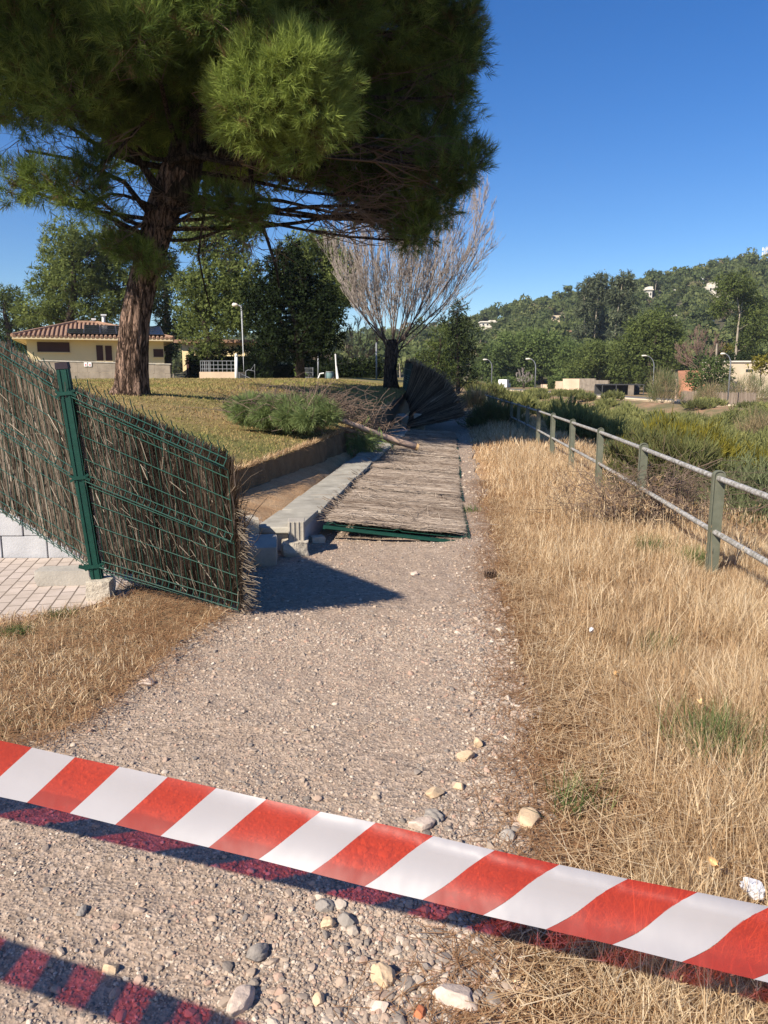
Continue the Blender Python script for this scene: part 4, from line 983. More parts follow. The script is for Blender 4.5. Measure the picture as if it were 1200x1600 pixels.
# blocks by the standing post
p = gp(156, 938, 0.0); chunk('broken_block', 'chipped cream block carrying the foot of the green post', 'block', (PB[0] + 0.02, PB[1] - 0.01, 0.07), (0.18, 0.19, 0.20), M['broken'], 0.1, 9, 0.07)
p = gp(97, 922, 0.0); mb = MB()
o = chunk('kerb_block', 'long broken concrete kerb block lying on the pavers left of the post', 'block', (p[0] - 0.01, p[1] + 0.11, 0.085), (0.44, 0.20, 0.125), M['concrete'], 0.10, 10, 0.035)
mb = MB()
# grey block wall under the left panel
t = thing('block_wall', 'short grey concrete block wall at the back of the pavers under the fence', 'wall', (-3.5, 6.7, 0))
rg = np.random.default_rng(4)
for row in range(3):
    for k in range(11):
        x = -1.98 - 0.40 * k - 0.2 * (row % 2); mb = MB()
        if x - 0.2 < -6.4: continue
        mb.box((x - 0.2 + 0.198, 6.74 + rg.normal(0, 0.004), 0.02 + 0.10 + 0.205 * row), (0.392, 0.2, 0.20)); o = mb.build('block', M['greyblock'], t)
        bv = o.modifiers.new('bevel', 'BEVEL'); bv.width = 0.006; bv.segments = 2

# ---------------------------------------------------------------- cut pine branch on the lawn edge
def fallen_branch():
    rg = np.random.default_rng(91)
    def lz(u, v, y, up=0.0):
        p = aty(u, v, y); return p
    P = [aty(835, 0, 14)] * 0
    pts = [aty(650, 698, 14.6), aty(622, 690, 14.6), aty(592, 679, 14.4), aty(562, 667, 14.1), aty(530, 655, 13.9), aty(490, 645, 13.6), aty(440, 640, 13.2), aty(390, 638, 12.9)]
    t = thing('fallen_branch', 'cut pine branch with pale stripped butt on the mats and wilted foliage on the lawn', 'branch', pts[3])
    mb = MB(); mb.tube(pts, [0.066, 0.063, 0.058, 0.052, 0.045, 0.034, 0.025, 0.012], 9)
    mb.tube([aty(625, 694, 14.7), aty(585, 684, 14.4), aty(555, 675, 14.2), aty(515, 662, 13.9)], [0.04, 0.035, 0.03, 0.02], 6)
    mb.build('limb', M['cut_branch'], t, smooth=True)
    d = unit(np.array(pts[0]) - np.array(pts[1])); mb = MB(); mb.tube([pts[0] + d * 0.004, pts[0] + d * 0.05], [0.069, 0.058], 9); mb.build('cut_end', M['cut_wood'], t)
    tw = MB(); fo = MB(); cen = []; dr = []
    def spray(a, e, r):
        p = limb(tw, a, e, r, 0.006, 4, 6, 0.2, rg)
        for q in range(7):
            i = rg.integers(1, 6); f = p[i] + rg.normal(size=3) * [0.35, 0.35, 0.15] + [0, 0, 0.10]
            pp = limb(tw, p[i], f, 0.008, 0.003, 3, 4, 0.25, rg)
        return p
    cl = [(375, 632, 20.0, 15), (395, 628, 19.8, 18), (420, 630, 19.6, 18), (445, 634, 19.4, 17), (470, 636, 19.2, 16), (492, 640, 19.0, 14), (512, 642, 18.8, 12), (385, 640, 19.2, 14), (415, 642, 19.0, 14), (450, 645, 18.7, 13), (480, 648, 18.5, 11), (400, 634, 20.6, 18), (440, 636, 20.4, 18), (480, 640, 20, 15)] + [(rg.uniform(368, 520), rg.uniform(626, 640), rg.uniform(18.8, 20.2), rg.uniform(7, 13)) for _ in range(22)]
    for u, v, y, r in cl:
        y = y - 6.7; c = aty(u, v + 6, y); rr = r * y / 1218 * 0.52
        for k in range(5): spray(aty(530, 655, 13.9) * 0.4 + c * 0.6, c + rg.normal(size=3) * rr * 0.6, 0.015)
        n = int(330 * (r / 16) ** 2) + 40; d = unit(rg.normal(size=(n, 3))); p = c + d * rr * rg.uniform(0.4, 1.05, (n, 1)) * np.array([1.6, 1.1, 0.58])
        cen.append(p); dr.append(d * 0.6 + np.array([-0.35, -0.1, -0.05]) + rg.normal(size=d.shape) * 0.4)
    cen = np.vstack(cen); dr = np.vstack(dr)
    tint = np.clip(0.52 + 0.15 * n3(cen, 2.0, 4) + rg.normal(0, 0.1, len(cen)), 0, 1)
    tufts(fo, cen, dr, tint, 14, 0.10, 0.007, 0.16, (15, 60), rg)
    for k in range(26):    # grey bare twiglets near the thick end
        u = rg.uniform(500, 600); a = at(u, np.interp(u, [490, 622], [645, 690]), np.interp(u, [490, 622], [13.6, 14.6]))
        spray(a, a + np.array([rg.uniform(-0.3, 0.7), rg.uniform(0.1, 0.8), rg.uniform(0.0, 0.4)]), 0.009)
    c2 = aty(560, 684, 14.2); n = 90; p = c2 + rg.normal(size=(n, 3)) * [0.22, 0.1, 0.12]
    tufts(fo, p, np.tile([0.3, -0.3, -0.6], (n, 1)) + rg.normal(size=(n, 3)) * 0.3, np.full(n, 0.6), 12, 0.16, 0.013, 0.2, (12, 45), rg)
    tw.build('twigs', M['dead_twig'], t); fo.build('foliage', M['cut_foliage'], t)
fallen_branch()

# ---------------------------------------------------------------- railing
def railing():
    rg = np.random.default_rng(61)
    px = [1126.7, 1006.4, 938.6, 893, 862.7, 840]
    D = [2620 / (u - 690) for u in px]; pitch = 2.29
    ys = [6.0 - 2 * pitch, 6.0 - pitch] + [6.0 + pitch * k for k in range(24)]
    t = thing('railing', 'grey green metal handrail with flat round topped posts beside the dry grass verge', 'railing', (2.6, 6, 0))
    def top(y): return np.interp(y, [0, 6, 10, 18, 30, 52, 60], [0.825, 0.845, 0.885, 0.88, 0.80, 0.70, 0.68])
    def xx(y): return TK * y + 2.18 + 0.0
    pts = []
    for y in ys:
        x = xx(y); zt = top(y); zb = -0.25; mb = MB(); w, dp = 0.085, 0.05
        # flat bar with a rounded head, seen edge on along the rail
        n = 8; prof = [(-w / 2, zb), (w / 2, zb)] + [(w / 2 * math.cos(q), zt - w / 2 * 0.0 + w * 0.42 * math.sin(q)) for q in np.linspace(0, math.pi, n)]
        ang = rg.normal(0, 0.03) - 0.10; Rr = rotz(ang)
        f = np.array([Rr @ np.array([a, -dp / 2, b]) for a, b in prof]) + [x, y, 0]; bk = np.array([Rr @ np.array([a, dp / 2, b]) for a, b in prof]) + [x, y, 0]
        m = len(prof); mb.add(np.vstack([f, bk]), [[i, m + i, m + (i + 1) % m, (i + 1) % m] for i in range(m)])
        mb.f.append(np.array([np.arange(m)])); mb.m.append(np.array([0], np.int32)); mb.f.append(np.array([np.arange(m)[::-1] + m])); mb.m.append(np.array([0], np.int32))
        # raised rim round the face
        for a0, a1 in ((prof[-1], prof[0]), (prof[1], prof[2])):
            pass
        rim = [np.array([Rr @ np.array([a * 0.97, -dp / 2 - 0.004, b]) + [x, y, 0] for a, b in prof[1:] + prof[:1]])][0]
        mb.tube(rim, 0.007, 5)
        o = mb.build('post', M['post'], t); pts.append((x, y, zt))
    pts = np.array(pts)
    for nm, dz in (('top_rail', -0.025), ('lower_rail', -0.455)):
        mb = MB(); P = pts.copy(); P[:, 2] += dz
        k = np.linspace(0, len(P) - 1, 5 * len(P)); Q = np.stack([np.interp(k, range(len(P)), P[:, i]) for i in range(3)], -1)
        mb.tube(Q, 0.0225, 10); mb.build(nm, M['rail'], t, smooth=True)
railing()

# ---------------------------------------------------------------- barrier tape
def tape():
    tu = [-990, -924, -858, -792, -726, -660, -594, -528, -462, -396, -330, -255, -180, -105, -22, 50, 117, 187, 262, 338, 416, 501, 587, 677, 773, 874, 981, 1090, 1203, 1320, 1440]
    bu = [-1065, -999, -933, -867, -801, -735, -669, -603, -537, -471, -405, -328, -252, -176, -98, -28, 42, 109, 180, 251, 326, 404, 486, 570, 660, 755, 853, 957, 1065, 1178, 1295]
    def vt(u): return np.interp(u, [-1060, -400, 0, 50, 117, 187, 262, 500, 600, 680, 780, 874, 980, 1090, 1200, 1440], [950, 1075, 1157, 1168, 1183, 1198, 1214, 1268, 1288, 1307, 1330, 1351, 1373, 1394, 1416, 1464])
    def vb(u): return np.interp(u, [-1060, -400, 0, 42, 250, 405, 570, 660, 755, 853, 957, 1065, 1178, 1295], [1030, 1160, 1245, 1254, 1306, 1343, 1385, 1406, 1430, 1452, 1476, 1503, 1530, 1558])
    def dep(u): return 1 / np.interp(u, [-1000, -400, 0, 1200, 1440], [1 / 3.1, 1 / 1.95, 1 / 1.44, 1 / 1.04, 1 / 0.98])
    mb = MB(); nv = 9; nu = 7
    for i in range(len(tu) - 1):
        A = np.zeros((nv, nu, 3))
        for a in range(nv):
            f = a / (nv - 1)                                    # 0 top .. 1 bottom
            ease = f + 0.10 * math.sin(2 * math.pi * f) * 0.5 * ((tu[i] / 1200) ** 2 if tu[i] > 0 else 0)
            for b in range(nu):
                g = b / (nu - 1)
                ut = tu[i] + (tu[i + 1] - tu[i]) * g; ub = bu[i] + (bu[i + 1] - bu[i]) * g
                u = ut + (ub - ut) * ease; v = vt(u) + (vb(u) - vt(u)) * f
                d = dep(u) + 0.02 * (1 - f) + 0.012 * math.sin(f * math.pi) * (0.4 + 0.6 * max(u, 0) / 1200) + 0.0015 * math.sin(u * 0.021 + f)
                if f < 0.15: d += 0.02 * (0.15 - f) / 0.15 * max(u, 0) / 1200
                A[a, b] = at(u, v, d)
        mb.add(*gridp(A), t=0.5, m=(i + 1) % 2)
    me = mb.build('barrier_tape', [M['tape_white'], M['tape_red']], smooth=True)
    tag(me, 'red and white striped barrier tape stretched across the foot of the picture', 'barrier tape')
    # the second strand of the same barrier, behind the viewer's side
    p0, p1 = np.array([-3.6, 1.55, 1.05]), np.array([1.2, -0.26, 1.0]); L = np.linalg.norm(p1 - p0); n = int(L / 0.085); mb = MB()
    for i in range(n):
        A = np.zeros((2, 2, 3))
        for a in range(2):
            for b in range(2):
                f = (i + b) / n + (0.085 / L) * (0.9 * (0.5 - a))
                A[a, b] = p0 + (p1 - p0) * f + np.array([0.010, 0.016, 0.038]) * (1 if a else -1)
        mb.add(*gridp(A), m=i % 2)
    o = mb.build('barrier_tape', [M['tape_white'], M['tape_red']]); tag(o, 'second strand of red and white barrier tape, seen only by its striped shadow', 'barrier tape')
tape()
# ---------------------------------------------------------------- yellow house behind the lawn
HY = 50.0
def hp(u, v, y=HY): return aty(u, v, y)
def house():
    zl = 1.45
    x0, x1 = hp(42, 560)[0], hp(248, 560)[0]; ze = hp(150, 529)[2]; D = 9.0
    t = thing('house', 'single storey pale yellow house with clay tile roof and solar panels behind the big pine', 'house', ((x0 + x1) / 2, HY + D / 2, zl))
    mb = MB(); mb.prism([(x0, HY), (x1, HY), (x1, HY + D), (x0, HY + D)], zl - 0.5, ze - 0.02); mb.build('wall', M['yellow_wall'], t)
    def win(u0, v0, u1, v1, name, label=None, parts=2):
        a, b = hp(u0, v1), hp(u1, v0); w, h = b[0] - a[0], b[2] - a[2]; cx, cz = (a[0] + b[0]) / 2, (a[2] + b[2]) / 2
        mb = MB(); fr = 0.06
        for dx in (-w / 2 + fr / 2, w / 2 - fr / 2): mb.box((cx + dx, HY - 0.01, cz), (fr, 0.10, h))
        for dz in (-h / 2 + fr / 2, h / 2 - fr / 2): mb.box((cx, HY - 0.012, cz + dz), (w - 2 * fr, 0.10, fr))
        for k in range(1, parts): mb.box((cx - w / 2 + w * k / parts, HY - 0.014, cz), (0.05, 0.09, h - 2 * fr))
        o = mb.build(name, M['shutter'], t, label=label)
        mb = MB(); mb.box((cx, HY + 0.0, cz), (w - 2 * fr, 0.05, h - 2 * fr))
        nS = max(3, int(h / 0.12))
        for k in range(nS): mb.box((cx, HY - 0.03, cz - h / 2 + fr + (h - 2 * fr) * (k + 0.5) / nS), (w - 2 * fr, 0.012, (h - 2 * fr) / nS * 0.6))
        mb.build('shutter', M['shutter'], o)
        mb = MB(); mb.box((cx, HY - 0.05, cz - h / 2 - 0.03), (w + 0.1, 0.16, 0.05)); mb.build('sill', M['fascia'], o)
    win(56, 534, 102, 549.5, 'window', 'wide three part brown shuttered window', 3); win(143.5, 538, 152, 563, 'window', None, 1); win(157, 538.5, 165.5, 563, 'window', None, 1); win(231, 543, 246, 556, 'window', 'small brown window right of the trunk', 1)
    # hipped roof with rows of clay tiles
    ov = 0.75; ex0, ex1, ey0, ey1 = x0 - ov, x1 + ov * 0.8, HY - ov, HY + D + ov; zr = hp(165, 504, HY + D / 2)[2]; ym = (ey0 + ey1) / 2
    rx0, rx1 = hp(150, 503, ym)[0], hp(180, 503, ym)[0]
    E = [(ex0, ey0), (ex1, ey0), (ex1, ey1), (ex0, ey1)]
    mb = MB(); z = ze + 0.10
    c = [np.array([a, b, z]) for a, b in E]; r0, r1 = np.array([rx0, ym, zr]), np.array([rx1, ym, zr])
    mb.quad(c[0], c[1], r1, r0); mb.add([c[1], c[2], r1], [[0, 1, 2]]); mb.quad(c[2], c[3], r0, r1); mb.add([c[3], c[0], r0], [[0, 1, 2]])
    rg = np.random.default_rng(3)
    def rows(p0, p1, apex0, apex1, step):
        L = np.linalg.norm(p1 - p0); n = int(L / step); e = (p1 - p0) / L
        for k in range(n):
            s = (k + 0.5) * step; a = p0 + e * s
            f0 = np.dot(apex0 - p0, e); f1 = np.dot(apex1 - p0, e); up = (apex0 - p0) - e * f0
            m = min(1.0, s / max(f0, 1e-6) if s < f0 else (1.0 if s <= f1 else (L - s) / max(L - f1, 1e-6)))
            if m < 0.02: continue
            b = a + up * m; mb.tube(np.array([a - unit(up) * 0.08, (a + b) / 2, b]) + [0, 0, 0.03], [0.105, 0.09, 0.09], 6, t=rg.random())
    rows(c[0], c[1], r0, r1, 0.27); rows(c[1], c[2], r1, r1, 0.27); rows(c[3], c[0], r0, r0, 0.27)
    for a, b in ((c[0], r0), (c[1], r1), (r0, r1)): mb.tube([a + [0, 0, .06], b + [0, 0, .08]], 0.13, 7)
    rf = mb.build('roof', M['tile'], t, smooth=False)
    mb = MB()
    for (a, b), (cx, cy) in zip(zip(E, E[1:] + E[:1]), ((0, -1), (1, 0), (0, 1), (-1, 0))):
        p, q = np.array(a), np.array(b); L = np.linalg.norm(q - p); mid = (p + q) / 2
        mb.box((mid[0], mid[1], ze + 0.02), (L - 0.1 if cy else 0.1, 0.1 if cy else L - 0.3, 0.16))
    mb.prism([(ex0 + .1, ey0 + .1), (ex1 - .1, ey0 + .1), (ex1 - .1, ey1 - .1), (ex0 + .1, ey1 - .1)], ze - 0.03, ze + 0.0); mb.build('eaves', M['fascia'], t)
    # solar panels on the front slope
    e = unit(c[1] - c[0]); up = (r0 - c[0]) - e * np.dot(r0 - c[0], e); nn = unit(np.cross(e, up)); um = np.linalg.norm(up); uu = unit(up)
    for row in range(2):
        for k in range(6):
            if row == 1 and (k < 1): continue
            a = c[0] + e * (3.7 + 1.0 * k) + uu * (1.15 + row * 1.62) + nn * 0.19
            R3 = np.stack([e, uu, nn], 1); mb = MB(); mb.box(a, (0.98, 1.58, 0.035), R3); pn = mb.build('solar_panel', M['panel'], t)
            mb = MB()
            for dx in (-0.48, 0.48): mb.box(a + e * dx + nn * 0.012, (0.03, 1.6, 0.03), R3)
            for dz in (-0.785, 0.785, 0.0): mb.box(a + uu * dz + nn * 0.010, (0.93, 0.025, 0.03), R3)
            mb.build('panel_frame', M['panel_frame'], pn)
    for u, v0, v1, w in ((176, 498, 506, 0.16), (191, 491, 503, 0.2)):
        p, q = hp(u, v1, ym), hp(u, v0, ym); mb = MB(); mb.tube([p, q], w * 0.6, 8); mb.box(q + [0, 0, .05], (w * 1.9, w * 1.9, .1)); mb.build('chimney', M['white'], rf)
    t.rotation_euler.z = R(20); t.location.x -= 1.75; t.location.y += 1.2
house()
# stone wall in front of the house
yw = 47.5
a, b = aty(62, 594, yw), aty(268, 594, yw); zt, zt2 = aty(70, 564, yw)[2], aty(268, 570, yw)[2]
t = thing('stone_wall', 'long low grey stone wall with two small white signs in front of the yellow house', 'wall', a)
mb = MB(); n = 34; rg = np.random.default_rng(2)
for row in range(2):
    x = a[0]
    while x < b[0] - 0.05:
        w = min(rg.uniform(0.55, 1.0), b[0] - x); f = (x + w / 2 - a[0]) / (b[0] - a[0]); top = zt + (zt2 - zt) * f; z0 = 1.3; h = (top - z0) / 2
        mb.box((x + w / 2, yw + rg.normal(0, 0.004), z0 + h * (row + 0.5)), (w - 0.006, 0.3, h - 0.006)); x += w
mb.build('masonry', M['stonewall'], t)
mb = MB(); mb.add([[a[0] - .05, yw - .19, zt], [b[0] + .05, yw - .19, zt2], [b[0] + .05, yw + .19, zt2], [a[0] - .05, yw + .19, zt], [a[0] - .05, yw - .19, zt + .07], [b[0] + .05, yw - .19, zt2 + .07], [b[0] + .05, yw + .19, zt2 + .07], [a[0] - .05, yw + .19, zt + .07]], [[0, 1, 5, 4], [1, 2, 6, 5], [2, 3, 7, 6], [3, 0, 4, 7], [4, 5, 6, 7], [3, 2, 1, 0]]); mb.build('coping', M['concrete'], t)
for u, side in ((134, 'left'), (140.5, 'right')):
    p = aty(u, 569.5, yw - 0.19); mb = MB(); mb.box(p, (0.20, 0.03, 0.24)); s = mb.build('sign', M['white']); tag(s, 'small white notice on the stone wall, %s one of the pair' % side, 'sign', 'pair of notices on the stone wall')
    mb = MB(); mb.box(p - [0, 0.022, 0.02], (0.07, 0.02, 0.09)); mb.build('pictogram', M['sign_red'], s)
for u, v in ((124, 574), (169, 575), (252, 579)):
    pass
# service building in the shade behind the pines
ya = 64.0; xa, xb = aty(285, 560, ya)[0], aty(462, 560, ya)[0]; zt = aty(300, 536, ya)[2]
t = thing('building', 'low ochre building in the shade beneath the pines right of the house', 'building', ((xa + xb) / 2, ya + 3, 1.5))
mb = MB(); mb.prism([(xa, ya), (xb, ya), (xb, ya + 6), (xa, ya + 6)], 1.0, zt); mb.build('wall', M['yellow_wall'], t)
mb = MB(); mb.prism([(xa - .5, ya - .6), (xb + .5, ya - .6), (xb + .5, ya + 6.5), (xa - .5, ya + 6.5)], zt + 0.003, zt + 0.25); mb.build('roof', M['tile'], t)
for u in (420, 300):
    p = aty(u, 566, ya); mb = MB(); mb.box((p[0], ya - 0.02, 2.4), (0.9, 0.1, 2.0)); mb.build('door', M['shutter'], t)

def hedge(name, label, x0, x1, y, z0, z1, dep, leaf, seed, dens=30, L=0.16, W=0.05, tm=0.5, cat='hedge', skew=0.0):
    rg = np.random.default_rng(seed); mb = MB(); w, h = x1 - x0, z1 - z0
    m = int(dens * (w * h * 2 + w * dep)); f = rg.random(m); top = rg.random(m) < dep / (dep + 2 * h)
    p = np.c_[x0 + w * f, y + dep * np.where(top, rg.random(m), np.where(rg.random(m) < 0.7, 0, 1)) + skew * f, z0 + h * np.where(top, 1, rg.random(m))]
    p += rg.normal(0, 0.05 * h, p.shape); p[:, 2] += 0.10 * h * fbm(p[:, 0] * 0.5, p[:, 1] * 0, seed) 
    d = np.where(top[:, None], [[0, 0, 1.0]], [[0, -1.0, 0.3]]) + rg.normal(size=p.shape) * 0.5
    tufts(mb, p, d, np.clip(tm + rg.normal(0, 0.12, m) + 0.15 * n3(p, 0.8, seed), 0, 1), 5, L, W, L, (20, 80), rg)
    mb.box((x0 + w / 2, y + dep / 2 + skew / 2, z0 + h * 0.46), (w * 0.98, dep * 0.8, h * 0.88), rotz(math.atan2(skew, w)), t=0.1)
    return tag(mb.build(name, M[leaf]), label, cat)
q = lambda u, v, y: aty(u, v, y)
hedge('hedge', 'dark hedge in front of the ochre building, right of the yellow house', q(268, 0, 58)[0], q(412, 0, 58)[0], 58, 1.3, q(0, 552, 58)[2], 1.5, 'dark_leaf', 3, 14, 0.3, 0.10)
hedge('hedge', 'long dark hedge behind the darkened pine and the bin', q(395, 0, 60)[0], q(600, 0, 60)[0], 60, 1.3, q(0, 566, 60)[2], 1.2, 'dark_leaf', 4, 14, 0.3, 0.10, 0.6)

# park furniture at the back of the lawn
def lamp(label, u, vb, vt, y, arm, group, r=0.06, double=False, z=None, curve=0.25, head=0.5):
    b, tp = aty(u, vb, y), aty(u, vt, y)
    if z is not None: b[2] = z
    t = thing('street_lamp', label, 'street lamp', b, group); H = tp[2] - b[2]; mb = MB()
    P = [b - [0, 0, .2], b + [0, 0, H * (1 - curve)]]
    for k in range(1, 7):
        an = k / 6 * math.pi / 2.3; P.append(b + [arm * (1 - math.cos(an)) / (1 - math.cos(math.pi / 2.3)), 0, H * (1 - curve) + H * curve * math.sin(an) / math.sin(math.pi / 2.3)])
    mb.tube(P, np.linspace(r * 1.25, r * 0.65, len(P)), 7); mb.build('pole', M['grey_metal'], t, smooth=True)
    e = P[-1]; sg = 1 if arm > 0 else -1; mb = MB()
    mb.tube([e - [0.05 * sg, 0, 0.02], e + [head * 0.3 * sg, 0, 0.03], e + [head * 0.8 * sg, 0, 0.02], e + [head * sg, 0, 0]], [r * .8, r * 1.7, r * 2.0, r * 0.8], 8); mb.build('lamp_head', M['offwhite'], t, smooth=True)
    return t
lamp('slim grey lamp post with a short arm behind the lawn, left of the darkened pine', 381, 586, 477, 50, -0.25, None, 0.065, curve=0.03, head=0.35)
yp = 44.0
def box_px(u0, v0, u1, v1, y, dep, mat, name, label, cat, parent=None):
    a, b = aty(u0, v1, y), aty(u1, v0, y); mb = MB(); mb.box(((a[0] + b[0]) / 2, y + dep / 2, (a[2] + b[2]) / 2), (b[0] - a[0], dep, b[2] - a[2]))
    o = mb.build(name, M[mat], parent)
    return o if parent else tag(o, label, cat)
# small raised platform with railing
t = thing('platform', 'small pale concrete platform with a metal railing at the back of the lawn', 'platform', aty(340, 594, yp))
a, b = aty(312, 597, yp), aty(370, 597, yp); zt = aty(340, 581, yp)[2]; mb = MB(); mb.prism([(a[0], yp), (b[0], yp), (b[0], yp + 3), (a[0], yp + 3)], 1.1, zt); mb.build('base', M['peach'], t)
mb = MB(); zr = aty(340, 564, yp)[2]
for k in range(9):
    x = a[0] + 0.06 + (b[0] - a[0] - 0.12) * k / 8; mb.tube([(x, yp + .1, zt - .02), (x, yp + .1, zr)], 0.02, 5)
for z in (zr, zr - .22, zr - .44): mb.tube([(a[0] + .06, yp + .1, z), (b[0] - .06, yp + .1, z)], 0.018, 5)
for k in range(6): mb.tube([(a[0] + .06, yp + .1 + .5 * k, zt - .02), (a[0] + .06, yp + .1 + .5 * k, zr)], 0.018, 5)
mb.tube([(a[0] + .06, yp + .1, zr), (a[0] + .06, yp + 2.7, zr)], 0.02, 5); mb.build('railing', M['grey_metal'], t)
p = aty(369, 598, yp - 0.4); pt = aty(369, 557, yp - 0.4); mb = MB(); mb.tube([p - [0, 0, .2], pt], 0.085, 10); mb.tube([pt, pt + [0, 0, .10], pt + [0, 0, .18]], [0.10, 0.07, 0.01], 10); tag(mb.build('bollard_post', M['white'], smooth=True), 'thick white post with a pointed top beside the concrete platform', 'post')
t = thing('handrail', 'low stair handrail of thin pale tubes right of the thick white post', 'handrail', aty(385, 598, yp - .6)); mb = MB()
for path in ([(374, 598), (374, 582), (380, 586), (398, 594), (398, 598)], [(384, 598), (384, 580), (388, 578), (398, 580), (398, 599)], [(398, 599), (398, 569), (392, 578)]):
    mb.tube([aty(u, v, yp - .6) for u, v in path], 0.022, 5)
mb.build('rail', M['grey_metal'], t)
for (u0, v0, u1, v1, lab) in ((484.5, 594.5, 489, 601.5, 'small white kerb stone behind the lawn, left one of the pair beside the bin'), (496.5, 594.5, 501.5, 601.5, 'small white kerb stone behind the lawn, right one of the pair beside the bin')):
    c = aty((u0 + u1) / 2, (v0 + v1) / 2, 46); chunk('kerb_stone', lab, 'stone', c, (0.19, 0.24, 0.30), M['white'], 0.1, int(u0), 0.04, group='white kerb stones by the bin')
# bin between two posts
yb = 44.0; t = thing('litter_bin', 'grey green litter bin hung between two posts in front of the far trees', 'bin', aty(515, 603, yb))
c0, c1 = aty(515, 599, yb), aty(515, 580.5, yb); mb = MB(); mb.tube([c0, (c0 + c1) / 2, c1], [0.16, 0.185, 0.20], 14); mb.build('body', M['bin'], t, smooth=True)
mb = MB(); mb.tube([c1 - [0, 0, .04], c1 + [0, 0, .01]], 0.215, 14); mb.build('rim', M['grey_metal'], t)
for du in (-6.5, 6.5):
    a = aty(515 + du, 604, yb); b = aty(515 + du, 582, yb); mb = MB(); mb.tube([a - [0, 0, .2], b], 0.022, 6); mb.build('post', M['grey_metal'], t)
t = thing('goalposts', 'leaning pale metal frame of two poles right of the litter bin', 'frame', aty(527, 602, 46)); mb = MB()
for path in ([(527, 603), (524, 553)], [(530, 603), (525.5, 572)], [(506, 583), (500, 584), (497, 592)]): mb.tube([aty(u, v, 46) for u, v in path], 0.045, 6)
mb.build('pole', M['white'], t)
for u, vt_, vb_, lab, r in ((588, 536, 595, 'tall thin grey pole left of the dark trunk of the broom shaped tree', 0.055), (497, 553, 590, 'short grey pole behind the litter bin', 0.05)):
    a, b = aty(u, vb_, 55), aty(u, vt_, 55); mb = MB(); mb.tube([a - [0, 0, .3], b], r, 7); mb.tube([b, b + [0, 0, .04]], [r * 1.2, r * .6], 7); tag(mb.build('pole', M['grey_metal'], smooth=True), lab, 'pole')
t = thing('gate', 'small pale wire gate beside green bushes behind the bin', 'gate', aty(480, 590, 56)); mb = MB()
for u in (474.5, 489): mb.tube([aty(u, 592, 56), aty(u, 574, 56)], 0.03, 6)
for v in (575, 582, 590): mb.tube([aty(474.5, v, 56), aty(489, v, 56)], 0.018, 5)
mb.build('frame', M['grey_metal'], t); mb = MB()
for u in np.linspace(476, 488, 9): mb.tube([aty(u, 590, 56), aty(u, 575, 56)], 0.010, 4)
mb.build('wire', M['grey_metal'], t)
rt('bright green bush below the darkened pine, left of the small wire gate', 54, (468, 592), [(466, 575, 8), (470, 584, 8), (455, 540, 10)], 'bright_leaf', 'bush', cat='shrub', seed=51, tw=2, group=None)
t = thing('antenna_mast', 'lattice telecom mast on top of the hill at the right edge', 'mast', at(1195, 405, 440))
mb = MB(); b0, b1 = at(1195, 412, 440), at(1195, 388, 440)
for dx, dy in ((-.4, -.4), (.4, -.4), (0, .5)): mb.tube([b0 + [dx * 1.6, dy * 1.6, -3], b1 + [dx, dy, 0]], 0.16, 4)
for k in range(9):
    z = b0[2] + (b1[2] - b0[2]) * k / 8; mb.tube([(b0[0] - .6, b0[1] - .4, z), (b0[0] + .6, b0[1] - .4, z + .9)], 0.09, 4); mb.tube([(b0[0] + .6, b0[1] - .4, z), (b0[0] - .6, b0[1] - .4, z)], 0.09, 4)
mb.build('lattice', M['offwhite'], t)
for k, (dz, dx) in enumerate(((0.5, -1.2), (0.5, 1.2), (-2.2, -1.2), (-2.2, 1.2))):
    mb = MB(); mb.box(b1 + [dx, -.3, dz - 1.0], (0.6, 0.4, 2.0)); mb.build('antenna', M['white'], t)

# ---------------------------------------------------------------- far side of the stream bed
G6 = 'street lamps along the far road'
lamp('street lamp with a curved arm on the far road, nearest the right photo edge', 1137, 628, 553, 84, -0.62, G6, 0.06, curve=0.22, head=0.55)
lamp('curved street lamp at the left end of the stepped peach wall', 836, 607, 561, 150, -1.0, G6, 0.09, curve=0.3, head=1.0)
lamp('street lamp with a curved arm farthest left on the road, beside the white van', 768, 605, 562, 160, -0.9, G6, 0.075, curve=0.3, head=1.0)
lamp('street lamp poking out of the big dark pine on the far bank', 1019, 622, 556, 108, -1.0, G6, 0.055, curve=0.25, head=0.8)
